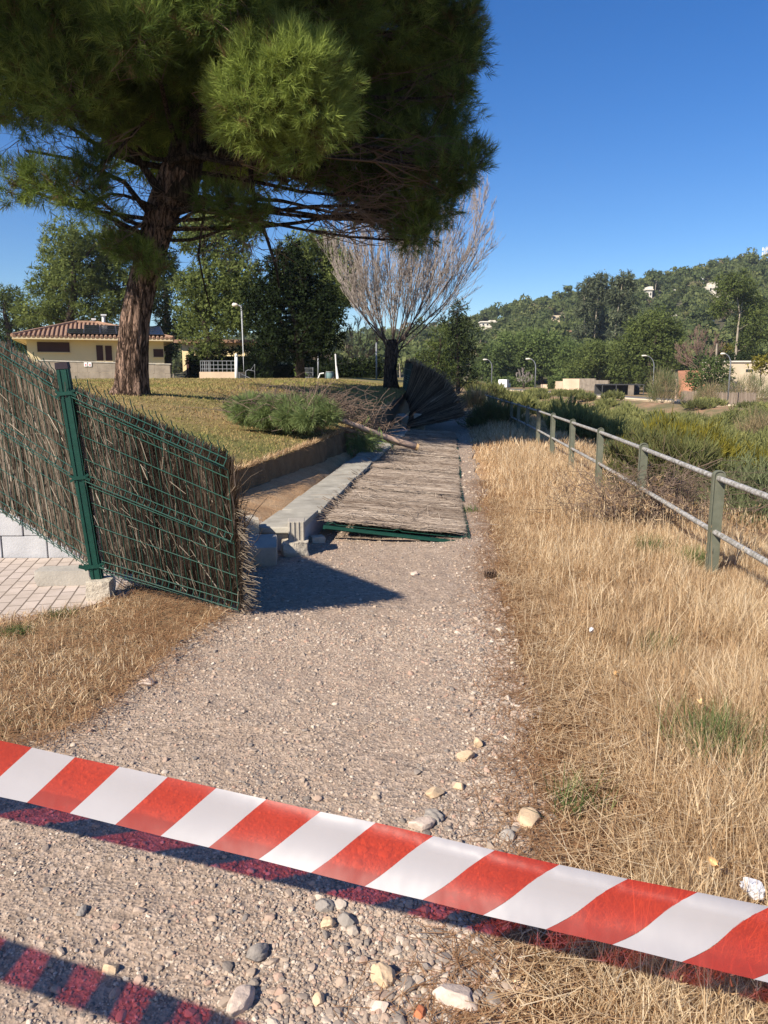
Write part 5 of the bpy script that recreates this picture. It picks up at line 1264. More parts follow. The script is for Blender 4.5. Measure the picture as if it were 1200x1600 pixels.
# white van, front three quarter view
def van():
    y = 163.0; c = aty(788, 608, y); S_ = 1.0
    W, Hh, Lg = 2.9, 1.85, 4.9; z0 = c[2]
    t = thing('van', 'white van parked on the far road in front of the pines', 'van', c); Rz_ = rotz(1.25)
    prof = [(-2.4, .35), (2.2, .35), (2.45, .55), (2.42, .95), (1.75, 1.12), (1.05, 1.85), (.7, 1.98), (-2.2, 1.98), (-2.42, 1.6)]
    def tr(P): return np.asarray(P) @ Rz_.T + c
    w = 0.95; m = len(prof); mb = MB(); P = np.array([[a, -w, b] for a, b in prof] + [[a, w, b] for a, b in prof]); P[:, 1] *= np.where(P[:, 2] > 1.2, 0.9, 1)
    mb.add(tr(P), [[i, m + i, m + (i + 1) % m, (i + 1) % m] for i in range(m)]); mb.f.append(np.array([np.arange(m)])); mb.f.append(np.array([np.arange(m)[::-1] + m])); mb.m += [np.array([0], np.int32)] * 2
    mb.build('body', M['van_paint'], t)
    mb = MB(); mb.add(tr([[1.72, -.78, 1.17], [1.72, .78, 1.17], [1.13, .74, 1.8], [1.13, -.74, 1.8]]) + unit(Rz_ @ [1, 0, .6]) * 0.02, [[0, 1, 2, 3]]); mb.build('windscreen', M['glass'], t)
    for sd in (-1, 1):
        mb = MB(); mb.add(tr([[1.3, sd * .93, 1.2], [-.1, sd * .93, 1.2], [-.1, sd * .88, 1.75], [.95, sd * .88, 1.75]]) + Rz_ @ np.array([0, sd * .03, 0]), [[0, 1, 2, 3]]); mb.build('window', M['glass'], t)
        for xx in (-1.5, 1.5):
            mb = MB(); p = tr([[xx, sd * .98, .34], [xx, sd * .78, .34]]); mb.tube(p, .34, 14); wl_ = mb.build('wheel', M['rubber'], t)
            mb = MB(); p = tr([[xx, sd * .99, .34], [xx, sd * .97, .34]]); mb.tube(p, .2, 10); mb.build('rim', M['grey_metal'], wl_)
        mb = MB(); mb.box(tr([[2.44, sd * .7, .8]])[0], (.06, .32, .18), Rz_); mb.build('headlight', M['glass'], t)
van()
# walls, hedges and fences along the road
def wall_px(name, label, pts, y0, y1, h, mat, cat='wall', thick=0.3):
    """pts: columns and foot rows along the wall"""
    n = len(pts); P = [aty(u, v, y0 + (y1 - y0) * k / (n - 1)) for k, (u, v) in enumerate(pts)]; t = thing(name, label, cat, P[0])
    for k in range(n - 1):
        a, b = P[k], P[k + 1]; hh = h[k] if isinstance(h, (list, tuple)) else h; d = unit(b - a); mb = MB()
        L = np.linalg.norm((b - a)[:2]); mb.box(((a + b) / 2) + [0, thick / 2, hh / 2 - 0.4], (L - 0.01, thick, hh + 0.8), rotz(math.atan2(d[1], d[0])))
        mb.build('section', M[mat], t)
    return t
wall_px('garden_wall', 'low stepped peach coloured garden wall below the clipped hedge', [(846, 609), (868, 608.5), (880, 608), (906, 608)], 152, 142, [1.0, 1.5, 1.9], 'peach')
wall_px('garden_wall', 'low rough pinkish wall right of the peach wall, in front of the carport', [(906.5, 609), (930, 609), (951, 610)], 142, 134, [2.0, 1.7], 'stonewall')
a, b = aty(843, 590, 158), aty(922, 590, 152)
hedge('hedge', 'long clipped green hedge on top of the stepped peach wall', a[0], b[0], 149, aty(0, 609, 150)[2], aty(0, 592.5, 150)[2], 1.5, 'bright_leaf', 11, 14, 0.35, 0.2, 0.5)
a, b = aty(760, 590, 166), aty(842, 590, 163)
hedge('hedge', 'long green hedge behind the white van', a[0], b[0], 166, aty(0, 608, 166)[2], aty(0, 594, 166)[2], 1.5, 'bright_leaf', 12, 10, 0.45, 0.2, 0.55)
# carport and screens
t = thing('carport', 'dark open carport with a grey screen under the wide low pine', 'carport', aty(995, 618, 118)); a = aty(981, 618, 118); b = aty(1003, 602, 118)
mb = MB(); mb.prism([(a[0], 118), (aty(990, 618, 118)[0], 118), (aty(990, 618, 118)[0], 118.1), (a[0], 118.1)], a[2] - .3, b[2]); mb.build('screen', M['stonewall'], t)
mb = MB(); mb.prism([(a[0] - 4, 118), (b[0] + .4, 118), (b[0] + .4, 122), (a[0] - 4, 122)], b[2] + .02, b[2] + .18); mb.build('roof', M['dark_metal'], t)
mb = MB(); mb.prism([(a[0] - 4, 122), (b[0] + 1, 122), (b[0] + 1, 122.2), (a[0] - 4, 122.2)], a[2] - .3, b[2]); mb.build('rear_wall', M['dark_metal'], t)
for x in (a[0] - 3.9, a[0] - 1.8, b[0] + .3):
    mb = MB(); mb.tube([(x, 118.05, a[2] - .3), (x, 118.05, b[2])], .08, 6); mb.build('post', M['dark_metal'], t)
t = thing('reed_fence', 'long grey reed screen fence along the road left of the nearest street lamp', 'fence', aty(1070, 628, 92))
rg = np.random.default_rng(17); A, B = aty(1064, 627, 94), aty(1180, 632, 84)
for k in range(7):
    p, q2 = A + (B - A) * k / 7, A + (B - A) * (k + 1) / 7; mb = MB(); h = 1.15 + 0.1 * rg.random()
    for j in range(60):
        c = p + (q2 - p) * (j + rg.random() * .8) / 60 + [0, rg.normal(0, .02), 0]; mb.tube([c - [0, 0, .3], c + [rg.normal(0, .02), 0, h + rg.normal(0, .06)]], .022, 3, t=rg.uniform(.3, .9))
    mb.box((p + q2) / 2 + [0, .05, h / 2 - .1], (np.linalg.norm(q2 - p), .02, h), rotz(math.atan2((q2 - p)[1], (q2 - p)[0])), t=.45); mb.build('reed_panel', M['mat_brush'], t)
t = thing('house', 'beige flat house wall behind the nearest street lamp at the right edge', 'house', aty(1165, 600, 108)); a, b = aty(1132, 605, 108), aty(1240, 566, 108)
mb = MB(); mb.prism([(a[0], 108), (b[0], 108), (b[0], 116), (a[0], 116)], a[2] - 2, b[2]); mb.build('wall', M['cream'], t); mb = MB(); mb.prism([(a[0] - .2, 107.8), (b[0], 107.8), (b[0], 116.2), (a[0] - .2, 116.2)], b[2] + .002, b[2] + .2); mb.build('roof', M['offwhite'], t)
p = aty(1171, 579, 108); mb = MB(); mb.box(p, (1.0, .1, .35)); mb.build('window', M['glass'], t)
# red earth cut behind the brown tree
mb = MB(); P = np.array([[aty(u, v, y) for u in np.linspace(1060, 1100, 12)] for v, y in ((612, 112), (600, 114), (590, 117), (578, 121))]); P += 0.5 * np.stack([vnoise(P[..., 0] * .7, P[..., 2] * .7, 3)] * 3, -1); P[0, :, 2] -= 2
mb.add(*gridp(P)); struct(mb.build('red_earth_bank', M['red_soil'], smooth=True))
a, b = aty(1134, 578, 118), aty(1215, 578, 118)
hedge('hedge', 'dark clipped hedge above the beige house wall', a[0], b[0], 118, aty(0, 600, 118)[2], aty(0, 557, 118)[2], 2, 'dark_leaf', 14, 8, 0.4, 0.2, 0.8)
for u, v0, v1, y, lab in ((1120, 560, 538, 118, 'pale concrete utility pole stub left of the yellowing cypress'), (1057, 615, 594, 98, 'short brown wooden post by the pale dead canes'), (1096, 440, 436, 300, None)):
    if lab is None: continue
    a, b = aty(u, v0, y), aty(u, v1, y); mb = MB(); mb.tube([a - [0, 0, 3], b], [.16, .12], 7); mb.tube([b, b + [0, 0, .1]], [.15, .1], 7); tag(mb.build('utility_pole', M['pale_bark'] if y > 100 else M['cut_branch']), lab, 'pole')
# houses on the hill
def hill_house(label, u, v, w, h, r=395, mat='offwhite', roof=True, two=False):
    r = slope_r(u, v); c = aty(u, v, r); sc = r / 1218; W, H = w * sc, h * sc; t = thing('hillside_house', label, 'house', c, 'houses among the hillside trees'); mb = MB()
    mb.prism([(c[0] - W / 2, r), (c[0] + W / 2, r), (c[0] + W / 2, r + 8), (c[0] - W / 2, r + 8)], c[2] - 6, c[2] + H)
    if two: mb.prism([(c[0], r + 1), (c[0] + W * .7, r + 1), (c[0] + W * .7, r + 7), (c[0], r + 7)], c[2] - 6, c[2] + H * 1.6)
    mb.build('wall', M[mat], t)
    if roof: mb = MB(); mb.prism([(c[0] - W / 2 - .5, r - .6), (c[0] + W / 2 + .5, r - .6), (c[0] + W / 2 + .5, r + 8.4), (c[0] - W / 2 - .5, r + 8.4)], c[2] + H + .01, c[2] + H + .6); mb.build('roof', M['tile' if mat == 'cream' else 'offwhite'], t)
    for k in range(max(2, int(w / 6))):
        x = c[0] - W / 2 + W * (k + .5) / max(2, int(w / 6)); mb = MB(); mb.box((x, r - .03, c[2] + H * .45), (W / max(2, int(w / 6)) * .38, .15, H * .4)); mb.build('window', M['glass'], t)
for a in (('wide pale house at the left end of the ridge, above the white van', 765, 510, 26, 6, 330, 'offwhite', True, True), ('cream house with a flat roof on the ridge left of the gum trees', 872, 502, 21, 9, 350, 'cream', False), ('brown roofed house half hidden by the gum trees', 922, 496, 16, 9, 360, 'cream', True),
          ('small cream house below the ridge just left of the gum trees', 886, 526, 9, 7, 330, 'cream', True), ('pale stepped house high on the slope right of the gum trees', 953, 467, 14, 8, 400, 'offwhite', False, True), ('small white house on the upper slope, middle of the hill', 1014, 464, 9, 10, 410, 'offwhite', True, True),
          ('tiny white house beside a tall white chimney on the upper slope', 1050, 462, 6, 7, 415, 'offwhite', True), ('pale house below the hilltop right of the tall white chimney', 1113, 457, 12, 10, 415, 'offwhite', False, True), ('white house sliver low on the slope above the brown bare tree', 1061, 497, 9, 3, 300, 'offwhite', True),
          ('small round pale house above the brown bare tree at mid slope', 1111, 508, 10, 8, 280, 'offwhite', False), ('tiny white hut near the right edge at mid slope', 1148, 525, 5, 4, 250, 'offwhite', True), ('tiny white house under the hilltop trees near the mast', 1134, 470, 7, 6, 415, 'offwhite', True)):
    hill_house(*a)
c = aty(1097, 449, slope_r(1097, 449)); mb = MB(); mb.tube([c - [0, 0, 3], c + [0, 0, 4.6]], [.75, .6], 8); mb.tube([c + [0, 0, 4.6], c + [0, 0, 5]], [.8, .7], 8); tag(mb.build('chimney_stack', M['white']), 'tall white chimney standing among the trees high on the slope', 'chimney')
# ---------------------------------------------------------------- scrub in the stream bed
def shrub_mesh(mb, c, r, h, n, L, W, rg, tm=0.5, k=6, up=0.9):
    N = int(n); d = unit(rg.normal(size=(N, 3))); d[:, 2] = np.abs(d[:, 2]); rad = rg.uniform(0.35, 1.0, N) ** 0.6
    seed = int(rg.integers(0, 1000)); bump = 1 + 0.28 * n3(d, 3.0, seed)
    p = c + d * (rad * bump)[:, None] * np.array([r, r, h])
    t = np.clip(tm + 0.25 * (rad - 0.75) + 0.14 * n3(p, 1.5 / max(r, .4), seed) + rg.normal(0, 0.1, N), 0, 1)
    tufts(mb, p, d * 0.5 + [0, 0, up] + rg.normal(size=d.shape) * 0.3, t, k, L, W, L * 0.7, (8, 45), rg)
def scrub():
    rg = np.random.default_rng(5); mb = MB(); n = 0
    for k in range(2400):
        y = 7 + 145 * rg.random() ** 1.7; s = rg.uniform(3.6, 60)
        x = s + TK * y; d, zr = road_near(np.array(x), np.array(y))
        if d > -3.0: continue
        if d > -14 and rg.random() < .55: continue
        den = fbm(np.array(x * 0.10), np.array(y * 0.10), 88)
        if den < -0.05 and rg.random() < 0.9: continue
        if s < 7.5 and y < 32 and rg.random() < 0.82: continue
        if s < 9 and y < 14: continue
        if x / y > 0.75: continue
        z = float(ground_z(np.array(x), np.array(y))); r = rg.uniform(0.5, 1.5); h = rg.uniform(0.6, 1.35) * (1 if y > 18 else .8) * (.45 if d > -14 else 1)
        w = 0.0011 * y + 0.004
        shrub_mesh(mb, np.array([x, y, z]), r, h, np.clip(260 * (30 / max(y, 10)) ** 0.6, 60, 360), 0.16 + 0.0035 * y, 0.012 + 0.0011 * y, rg, 0.58 + 0.26 * den + rg.normal(0, .12), 6); n += 1
    stuff(mb.build('stream_bed_scrub', M['shrub']))
    # low dry grass and weeds on the slope below the railing
    mb = MB(); N = 26000
    y = 4 + 46 * rg.random(N) ** 1.5; s = rg.uniform(2.5, 11, N); x = s + TK * y; z = ground_z(x, y)
    keep = fbm(x * .5, y * .5, 45) > -0.15
    p = np.c_[x, y, z][keep]; tufts(mb, p, np.tile([0, 0, 1.0], (len(p), 1)) + rg.normal(size=p.shape) * .35, np.clip(rg.normal(.4, .2, len(p)), 0, 1), 4, 0.20, 0.010, 0.02, (5, 40), rg)
    stuff(mb.build('dry_weeds', M['straw']))
scrub()
def one_shrub(label, u, v, y, r, h, leaf, n, L, W, seed, tm=0.5, up=0.9, k=6, z=None):
    rg = np.random.default_rng(seed); c = aty(u, v, y); c[2] = float(ground_z(c[0], c[1])) if z is None else z; t = thing('shrub', label, 'shrub', c)
    mb = MB(); shrub_mesh(mb, c, r, h, n, L, W, rg, tm, k, up); mb.build('foliage', M[leaf], t); mb = MB()
    for q_ in range(14):
        e = c + rg.normal(size=3) * [r * .5, r * .5, 0] + [0, 0, h * rg.uniform(.4, .9)]; limb(mb, c - [0, 0, .05], e, .018, .006, 4, 4, .2, rg)
    mb.build('stems', M['dead_twig'], t)
one_shrub('dark green bush with bluish shade beside the second nearest railing post', 1040, 760, 10.5, .95, .95, 'shrub', 1500, .16, .014, 3, .30)
one_shrub('yellow flowering bush behind the second nearest railing post', 1052, 735, 13.5, 1.1, .95, 'yellow_shrub', 1200, .2, .018, 4, .45)
one_shrub('yellow bush near the right edge above the nearest top rail', 1172, 760, 15.5, 1.2, 1.0, 'yellow_shrub', 1200, .2, .02, 5, .42)
one_shrub('pale grey green bush at the right edge under the nearest top rail', 1180, 800, 9.6, .95, .72, 'sage', 1700, .13, .013, 6, .5)
one_shrub('small grey green bush right of the nearest railing post foot', 1105, 800, 10.4, .5, .5, 'sage', 700, .12, .012, 7, .45)
one_shrub('small grey green bush between the two nearest railing posts', 1150, 830, 11.2, .6, .55, 'sage', 700, .12, .012, 17, .4)
one_shrub('small sage coloured tuft low on the slope behind the fourth railing post', 970, 715, 14, .4, .4, 'sage', 400, .14, .014, 8, .5)
one_shrub('dark round bush behind the railing, near where the shade starts', 905, 680, 22, .9, .75, 'shrub', 700, .22, .025, 9, .4)
one_shrub('tall pale dead cane clump in front of the big dark pine', 1035, 634, 90, 1.8, 3.2, 'cut_foliage', 420, .9, .03, 10, .12, 1.6)
one_shrub('reddish grey leafless thicket under the nearest street lamp', 1165, 632, 88, 2.6, 2.6, 'cut_foliage', 420, .9, .03, 11, .06, 1.6)
one_shrub('reddish grey leafless thicket left of the nearest street lamp', 1108, 630, 90, 1.6, 1.8, 'cut_foliage', 300, .8, .03, 12, .08, 1.6)
one_shrub('dry brown leafless bush at the right edge below the road wall', 1195, 660, 48, 1.6, 2.2, 'cut_foliage', 500, .6, .025, 13, .02, 1.0)
one_shrub('dark weeds in the shade at the foot of the railing', 775, 668, 25, 1.0, .6, 'shrub', 700, .25, .02, 14, .35, z=0)
one_shrub('straw coloured bush against the railing at the far shaded end', 745, 640, 40, .8, .7, 'cut_foliage', 500, .35, .03, 15, .10, z=0)

# ---------------------------------------------------------------- dry grass on the verge
def blades(mb, x, y, z, h, w, lean, rg, t, curve=0.5, az=None):
    n = len(x); az = rg.uniform(0, 6.283, n) if az is None else az
    k = np.array([0, 0.55, 1.0]); c = np.array([0, 0.35, 1.0])
    dx, dy = np.cos(az), np.sin(az); base = np.c_[x, y, z]
    P = base[:, None, :] + (h[:, None] * k)[..., None] * np.array([0, 0, 1.0]) + (h[:, None] * lean[:, None] * (k * (1 - curve) + c * curve))[..., None] * np.c_[dx, dy, 0 * dx][:, None, :]
    P[:, :, 2] -= (h[:, None] * 0.25 * lean[:, None] ** 2 * c)
    wa = rg.uniform(0, 3.1416, n); sd = np.c_[np.cos(wa), np.sin(wa), 0 * wa][:, None, :] * (w[:, None] * np.array([1, 0.8, 0.12]))[..., None] / 2
    V = np.concatenate([P - sd, P + sd], 1)
    i = np.arange(n)[:, None] * 6
    F = np.concatenate([i + [0, 3, 4, 1], i + [1, 4, 5, 2]], 0)
    mb.add(V.reshape(-1, 3), F, np.repeat(np.clip(t, 0, 1), 6))
def verge():
    rg = np.random.default_rng(14); mb = MB()
    def band(y0, y1, dens, w, hs):
        A = (y1 - y0) * 2.6; N = int(A * dens); y = rg.uniform(y0, y1, N); e = edge_s(y) + 0.10 * fbm(y * 1.3, y * 0 + 3, 5); s = e + rg.uniform(-0.06, 2.5, N)
        x = s + TK * y; z = ground_z(x, y) - 0.01; q_ = s - e
        cl = fbm(x * 1.7, y * 1.7, 66); cl2 = fbm(x * 6, y * 6, 67)
        keep = (rg.random(N) < sstep(-0.05, 0.30, q_ + 0.25 * cl2) * 0.9 + 0.1) & (cl2 + 0.7 * cl > -0.55 + 0.3 * rg.random(N))
        x, y, z, q_, cl, cl2 = [a[keep] for a in (x, y, z, q_, cl, cl2)]; n = len(x)
        h = hs * (0.35 + 0.65 * sstep(0, 0.9, q_)) * (1 + 0.5 * cl) * rg.uniform(0.55, 1.25, n)
        h = np.where((s_of(x, y) > 2.0), h * .8, h)
        lean = np.abs(rg.normal(0.4, 0.5, n)) + 0.3 * (cl2 > 0.2)
        az = 0.9 + 5.0 * fbm(x * 1.6, y * 1.6, 68) + rg.normal(0, 1.6, n)
        t = np.clip(0.50 + 0.26 * cl + 0.34 * cl2 + rg.normal(0, 0.27, n), 0, 1)
        blades(mb, x, y, z, h, w * rg.uniform(.6, 1.4, n), lean, rg, t, 0.6, az)
    band(0.9, 2.4, 9500, 0.0022, 0.22); band(2.4, 4.0, 9000, 0.0026, 0.21); band(4.0, 6.5, 6000, 0.0034, 0.20); band(6.5, 10, 3200, 0.0048, 0.20); band(10, 16, 1600, 0.0075, 0.25); band(16, 26, 500, 0.018, 0.28); band(26, 50, 160, 0.03, 0.3)
    # taller seeding stalks standing out of the mat
    N = 2600; y = 1.2 + 14 * rg.random(N) ** 1.6; s = edge_s(y) + 0.35 + 2.1 * rg.random(N); x = s + TK * y; kp = fbm(x * 1.3, y * 1.3, 70) > -.05; x, y = x[kp], y[kp]; n = len(x)
    hh = rg.uniform(.26, .46, n); ln = np.abs(rg.normal(.25, .25, n)); az = rg.uniform(0, 6.28, n); zz = ground_z(x, y)
    blades(mb, x, y, zz, hh, np.full(n, .0022) + .0004 * y, ln, rg, rg.uniform(.3, .95, n), .5, az)
    tip = np.c_[x + np.cos(az) * hh * ln, y + np.sin(az) * hh * ln, zz + hh - hh * .25 * ln ** 2]; tufts(mb, tip, np.c_[np.cos(az) * ln, np.sin(az) * ln, np.ones(n)], rg.uniform(.2, .9, n), 7, .022, .004, .05, (10, 35), rg)
    stuff(mb.build('dry_grass', M['straw']))
    # flattened straw and pine needles
    mb = MB()
    def lying(N, x, y, L, w, t, zup=0.012):
        a = rg.uniform(0, 3.1416, N); z = ground_z(x, y) + rg.uniform(0.002, zup + 0.012, N); d = np.c_[np.cos(a), np.sin(a), rg.normal(0, .18, N)] * (L / 2)[:, None]; c = np.c_[x, y, z + .012]
        n_ = np.c_[-np.sin(a), np.cos(a), 0 * a] * w / 2
        V = np.stack([c - d - n_, c - d + n_, c + d + n_ * .4, c + d - n_ * .4], 1); mb.add(V.reshape(-1, 3), np.arange(4 * N).reshape(-1, 4), np.repeat(t, 4))
    N = 26000; y = 1.0 + 11 * rg.random(N) ** 1.5; s = edge_s(y) + rg.normal(0.05, 0.16, N); lying(N, s + TK * y, y, rg.uniform(.05, .14, N), 0.0028, rg.uniform(.1, .9, N))
    stuff(mb.build('needle_litter', M['pine_litter']))
    mb = MB(); N = 30000; y = 0.9 + 9 * rg.random(N) ** 1.5; s = edge_s(y) + rg.uniform(0.0, 2.4, N); lying(N, s + TK * y, y, rg.uniform(.08, .3, N), 0.0035, np.clip(rg.normal(.5, .22, N), 0, 1), .06)
    stuff(mb.build('flattened_straw', M['straw']))
verge()
def grass_tuft(label, u, v, z, n, h, spread, leaf, seed, name='grass_tuft', w=0.004, tm=.5):
    rg = np.random.default_rng(seed); c = gp(u, v, z); mb = MB(); x = c[0] + rg.normal(0, spread, n); y = c[1] + rg.normal(0, spread, n)
    blades(mb, x, y, ground_z(x, y), h * rg.uniform(.5, 1.2, n), np.full(n, w), np.abs(rg.normal(.5, .4, n)), rg, np.clip(rg.normal(tm, .25, n), 0, 1), .7)
    tag(mb.build(name, M[leaf]), label, 'grass')
grass_tuft('largest green tuft in the straw, lower right beside the photo edge', 1120, 1150, .1, 420, .22, .085, 'green_grass', 1)
grass_tuft('small green tuft in the straw at the left of the nearest railing post', 1015, 860, .05, 300, .20, .08, 'green_grass', 2, w=.006)
grass_tuft('yellowish green tuft in front of the nearest railing post gap', 1085, 885, .02, 320, .2, .07, 'green_grass', 3, w=.006, tm=.9)
grass_tuft('thin green tuft in the straw above the tape, left of the big one', 905, 1255, .05, 90, .15, .05, 'green_grass', 4)
grass_tuft('green tuft in the straw below the nearest railing post', 1030, 1020, .05, 170, .16, .06, 'green_grass', 5)
grass_tuft('low green tuft at the path edge beside the fallen panels', 735, 800, 0, 90, .09, .06, 'green_grass', 6, w=.006)
grass_tuft('green grass patch by the pavers, left of the post foot', 95, 968, 0, 420, .07, .055, 'green_grass', 7, w=.005)
grass_tuft('green grass patch at the left edge below the pavers', 25, 995, 0, 420, .07, .042, 'green_grass', 8, w=.005)
grass_tuft('yellow green grass at the left edge just above the tape', 12, 1135, 0, 240, .06, .07, 'green_grass', 9, w=.004, tm=.9)
# tangled dead bush leaning on the railing
t = thing('dead_bush', 'tangled dry bush leaning against the railing between the two nearest posts', 'bush', gp(985, 860, .0)); rg = np.random.default_rng(71); mb = MB(); c = aty(990, 815, 8.2); c[2] = 0.0
for k in range(150):
    e = c + rg.normal(size=3) * [.42, .32, 0] + [rg.normal(0.1, .2), 0, rg.uniform(.15, .62)]; p = limb(mb, c + rg.normal(size=3) * [.25, .2, 0], e, .005, .002, 3, 6, .35, rg)
    for j in range(5): limb(mb, p[rg.integers(2, 6)], p[-1] + rg.normal(size=3) * .16, .003, .0014, 3, 4, .3, rg)
mb.build('stems', M['dead_twig'], t); mb = MB(); p = c + rg.normal(size=(420, 3)) * [.36, .28, .12] + [0, 0, .3]; tufts(mb, p, rg.normal(size=p.shape), rg.uniform(.1, .8, 420), 4, .07, .006, .05, (20, 80), rg); mb.build('leaves', M['straw'], t)

# ---------------------------------------------------------------- left foreground grass and needles
def left_grass():
    rg = np.random.default_rng(33); mb = MB(); N = 27000
    y = rg.uniform(2.95, 5.7, N); xl = np.interp(y, [2.9, 3.2, 5.1, 5.7], [-1.75, -1.5, -1.12, -1.35]) + .10 * fbm(y * 2, y * 0 + 7, 15)
    x = xl - 2.6 * rg.random(N) ** 1.2 + rg.normal(0, .06, N)
    pav = (y > 4.85 + 0.55 * (x + 2.6)) & (x < -2.0)
    cl = fbm(x * 2.2, y * 2.2, 19); keep = ~pav & (cl > -0.30 + 0.28 * rg.random(N)) & ~((y > 5.1) & (x > -1.2))
    x, y, cl = x[keep], y[keep], cl[keep]; n = len(x)
    blades(mb, x, y, ground_z(x, y) + .024 + .03 * fbm(x * 2, y * 2, 71), .05 * rg.uniform(.5, 1.6, n), .0032 * rg.uniform(.7, 1.4, n), np.abs(rg.normal(.9, .6, n)), rg, np.clip(.50 + .35 * cl + rg.normal(0, .25, n), 0, 1), .6)
    stuff(mb.build('short_dry_grass', M['straw']))
    mb = MB(); P = []
    ys = np.linspace(2.9, 6.0, 40); ts = np.linspace(0, 1, 30); xl = np.interp(ys, [2.9, 3.2, 5.1, 5.7, 6.0], [-1.75, -1.5, -1.12, -1.35, -1.5]) + .10 * fbm(ys * 2, ys * 0 + 7, 15)
    X = (xl + 0.05 * vnoise(ys * 8, ys * 0, 3))[:, None] - ts[None, :] * 4; Y = np.repeat(ys[:, None], 30, 1); Z = ground_z(X, Y) + .028 * sstep(0, .06, ts)[None, :] + .03 * fbm(X * 2, Y * 2, 71) * sstep(0, .06, ts)[None, :] - .012 * (1 - sstep(0, .06, ts))[None, :]
    Z = np.where((X < -1.95) & (Y > 4.8 + .5 * (X + 2.6)), -0.06, Z)
    mb.add(*gridp(np.stack([X, Y, Z], -1))); struct(mb.build('grass_verge_soil', M['litter'], smooth=True))
    mb = MB(); N = 9000; y = rg.uniform(2.9, 6.3, N); x = np.interp(y, [2.9, 3.2, 5.1, 5.7], [-1.6, -1.4, -1.05, -1.2]) - np.abs(rg.normal(0, .7, N)) + rg.normal(0, .12, N)
    keep = ~((x < -2.0) & (y > 4.85 + .55 * (x + 2.6))); x, y = x[keep], y[keep]; N = len(x)
    a = rg.uniform(0, 3.14, N); L = rg.uniform(.05, .13, N); d = np.c_[np.cos(a), np.sin(a), rg.normal(0, .1, N)] * (L / 2)[:, None]; c = np.c_[x, y, ground_z(x, y) + .045 + rg.uniform(0, .015, N)]; w = np.c_[-np.sin(a), np.cos(a), 0 * a] * .0014
    V = np.stack([c - d - w, c - d + w, c + d + w, c + d - w], 1); mb.add(V.reshape(-1, 3), np.arange(4 * N).reshape(-1, 4), np.repeat(rg.random(N), 4)); stuff(mb.build('pine_needles', M['pine_litter']))
left_grass()
def lawn_grass():
    rg = np.random.default_rng(44); mb = MB(); N = 90000
    y = 6.7 + 34 * rg.random(N) ** 1.6; e = 0.02 + 16 * rg.random(N) ** 1.3; xe = np.interp(y, EDGE_Y, EDGE_X); x = xe - e
    ok = (x / y > -0.62); x, y, e = x[ok], y[ok], e[ok]; z = lawn_z(e, y) + .035 * fbm(x * .8, y * .8, 41); n = len(x); cl = fbm(x * .6, y * .6, 28) + .5 * fbm(x * 3, y * 3, 29)
    h = (.022 + .0011 * y) * rg.uniform(.6, 1.6, n)
    blades(mb, x, y, z - .004, h, .0035 + .0011 * y, np.abs(rg.normal(.8, .5, n)), rg, np.clip(.44 + .42 * cl + rg.normal(0, .16, n), 0, 1), .6)
    stuff(mb.build('lawn_grass', M['lawn_blades']))
    # straw hanging over the cut edge and litter in the ditch
    mb = MB(); N = 5000; y = rg.uniform(6.9, 24, N) ; xe = np.interp(y, EDGE_Y, EDGE_X) + .05 * fbm(y * 1.5, y * 0, 12); z = np.interp(y, EDGE_Y, EDGE_Z) - .04
    blades(mb, xe + rg.normal(0, .03, N), y, z, .06 * rg.uniform(.5, 1.6, N), .004 + .0006 * y, np.abs(rg.normal(1.0, .5, N)), rg, np.clip(rg.normal(.4, .2, N), 0, 1), .7, rg.normal(0, .9, N))
    stuff(mb.build('edge_straw', M['straw']))
lawn_grass()

# ---------------------------------------------------------------- stones
_t = (1 + 5 ** .5) / 2
ICO_V = unit(np.array([[-1, _t, 0], [1, _t, 0], [-1, -_t, 0], [1, -_t, 0], [0, -1, _t], [0, 1, _t], [0, -1, -_t], [0, 1, -_t], [_t, 0, -1], [_t, 0, 1], [-_t, 0, -1], [-_t, 0, 1]], float))
ICO_F = np.array([[0, 11, 5], [0, 5, 1], [0, 1, 7], [0, 7, 10], [0, 10, 11], [1, 5, 9], [5, 11, 4], [11, 10, 2], [10, 7, 6], [7, 1, 8], [3, 9, 4], [3, 4, 2], [3, 2, 6], [3, 6, 8], [3, 8, 9], [4, 9, 5], [2, 4, 11], [6, 2, 10], [8, 6, 7], [9, 8, 1]])
def subdiv(v, f):
    e = {}; v = [tuple(p) for p in v]; out = []
    def m(a, b):
        k = (min(a, b), max(a, b))
        if k not in e: e[k] = len(v); v.append(tuple(unit(np.array(v[a]) + np.array(v[b]))))
        return e[k]
    for a, b, c in f: ab, bc, ca = m(a, b), m(b, c), m(c, a); out += [[a, ab, ca], [b, bc, ab], [c, ca, bc], [ab, bc, ca]]
    return np.array(v), np.array(out)
ICO2 = subdiv(ICO_V, ICO_F); ICO3 = subdiv(*subdiv(*ICO2))
def facet(v, seed, n=7, lo=.55, hi=.85):
    r_ = np.random.default_rng(seed); v = v.copy()
    for k in range(n):
        d = unit(r_.normal(size=3)); h = r_.uniform(lo, hi); q_ = v @ d; v -= np.maximum(q_ - h, 0)[:, None] * d
    return v
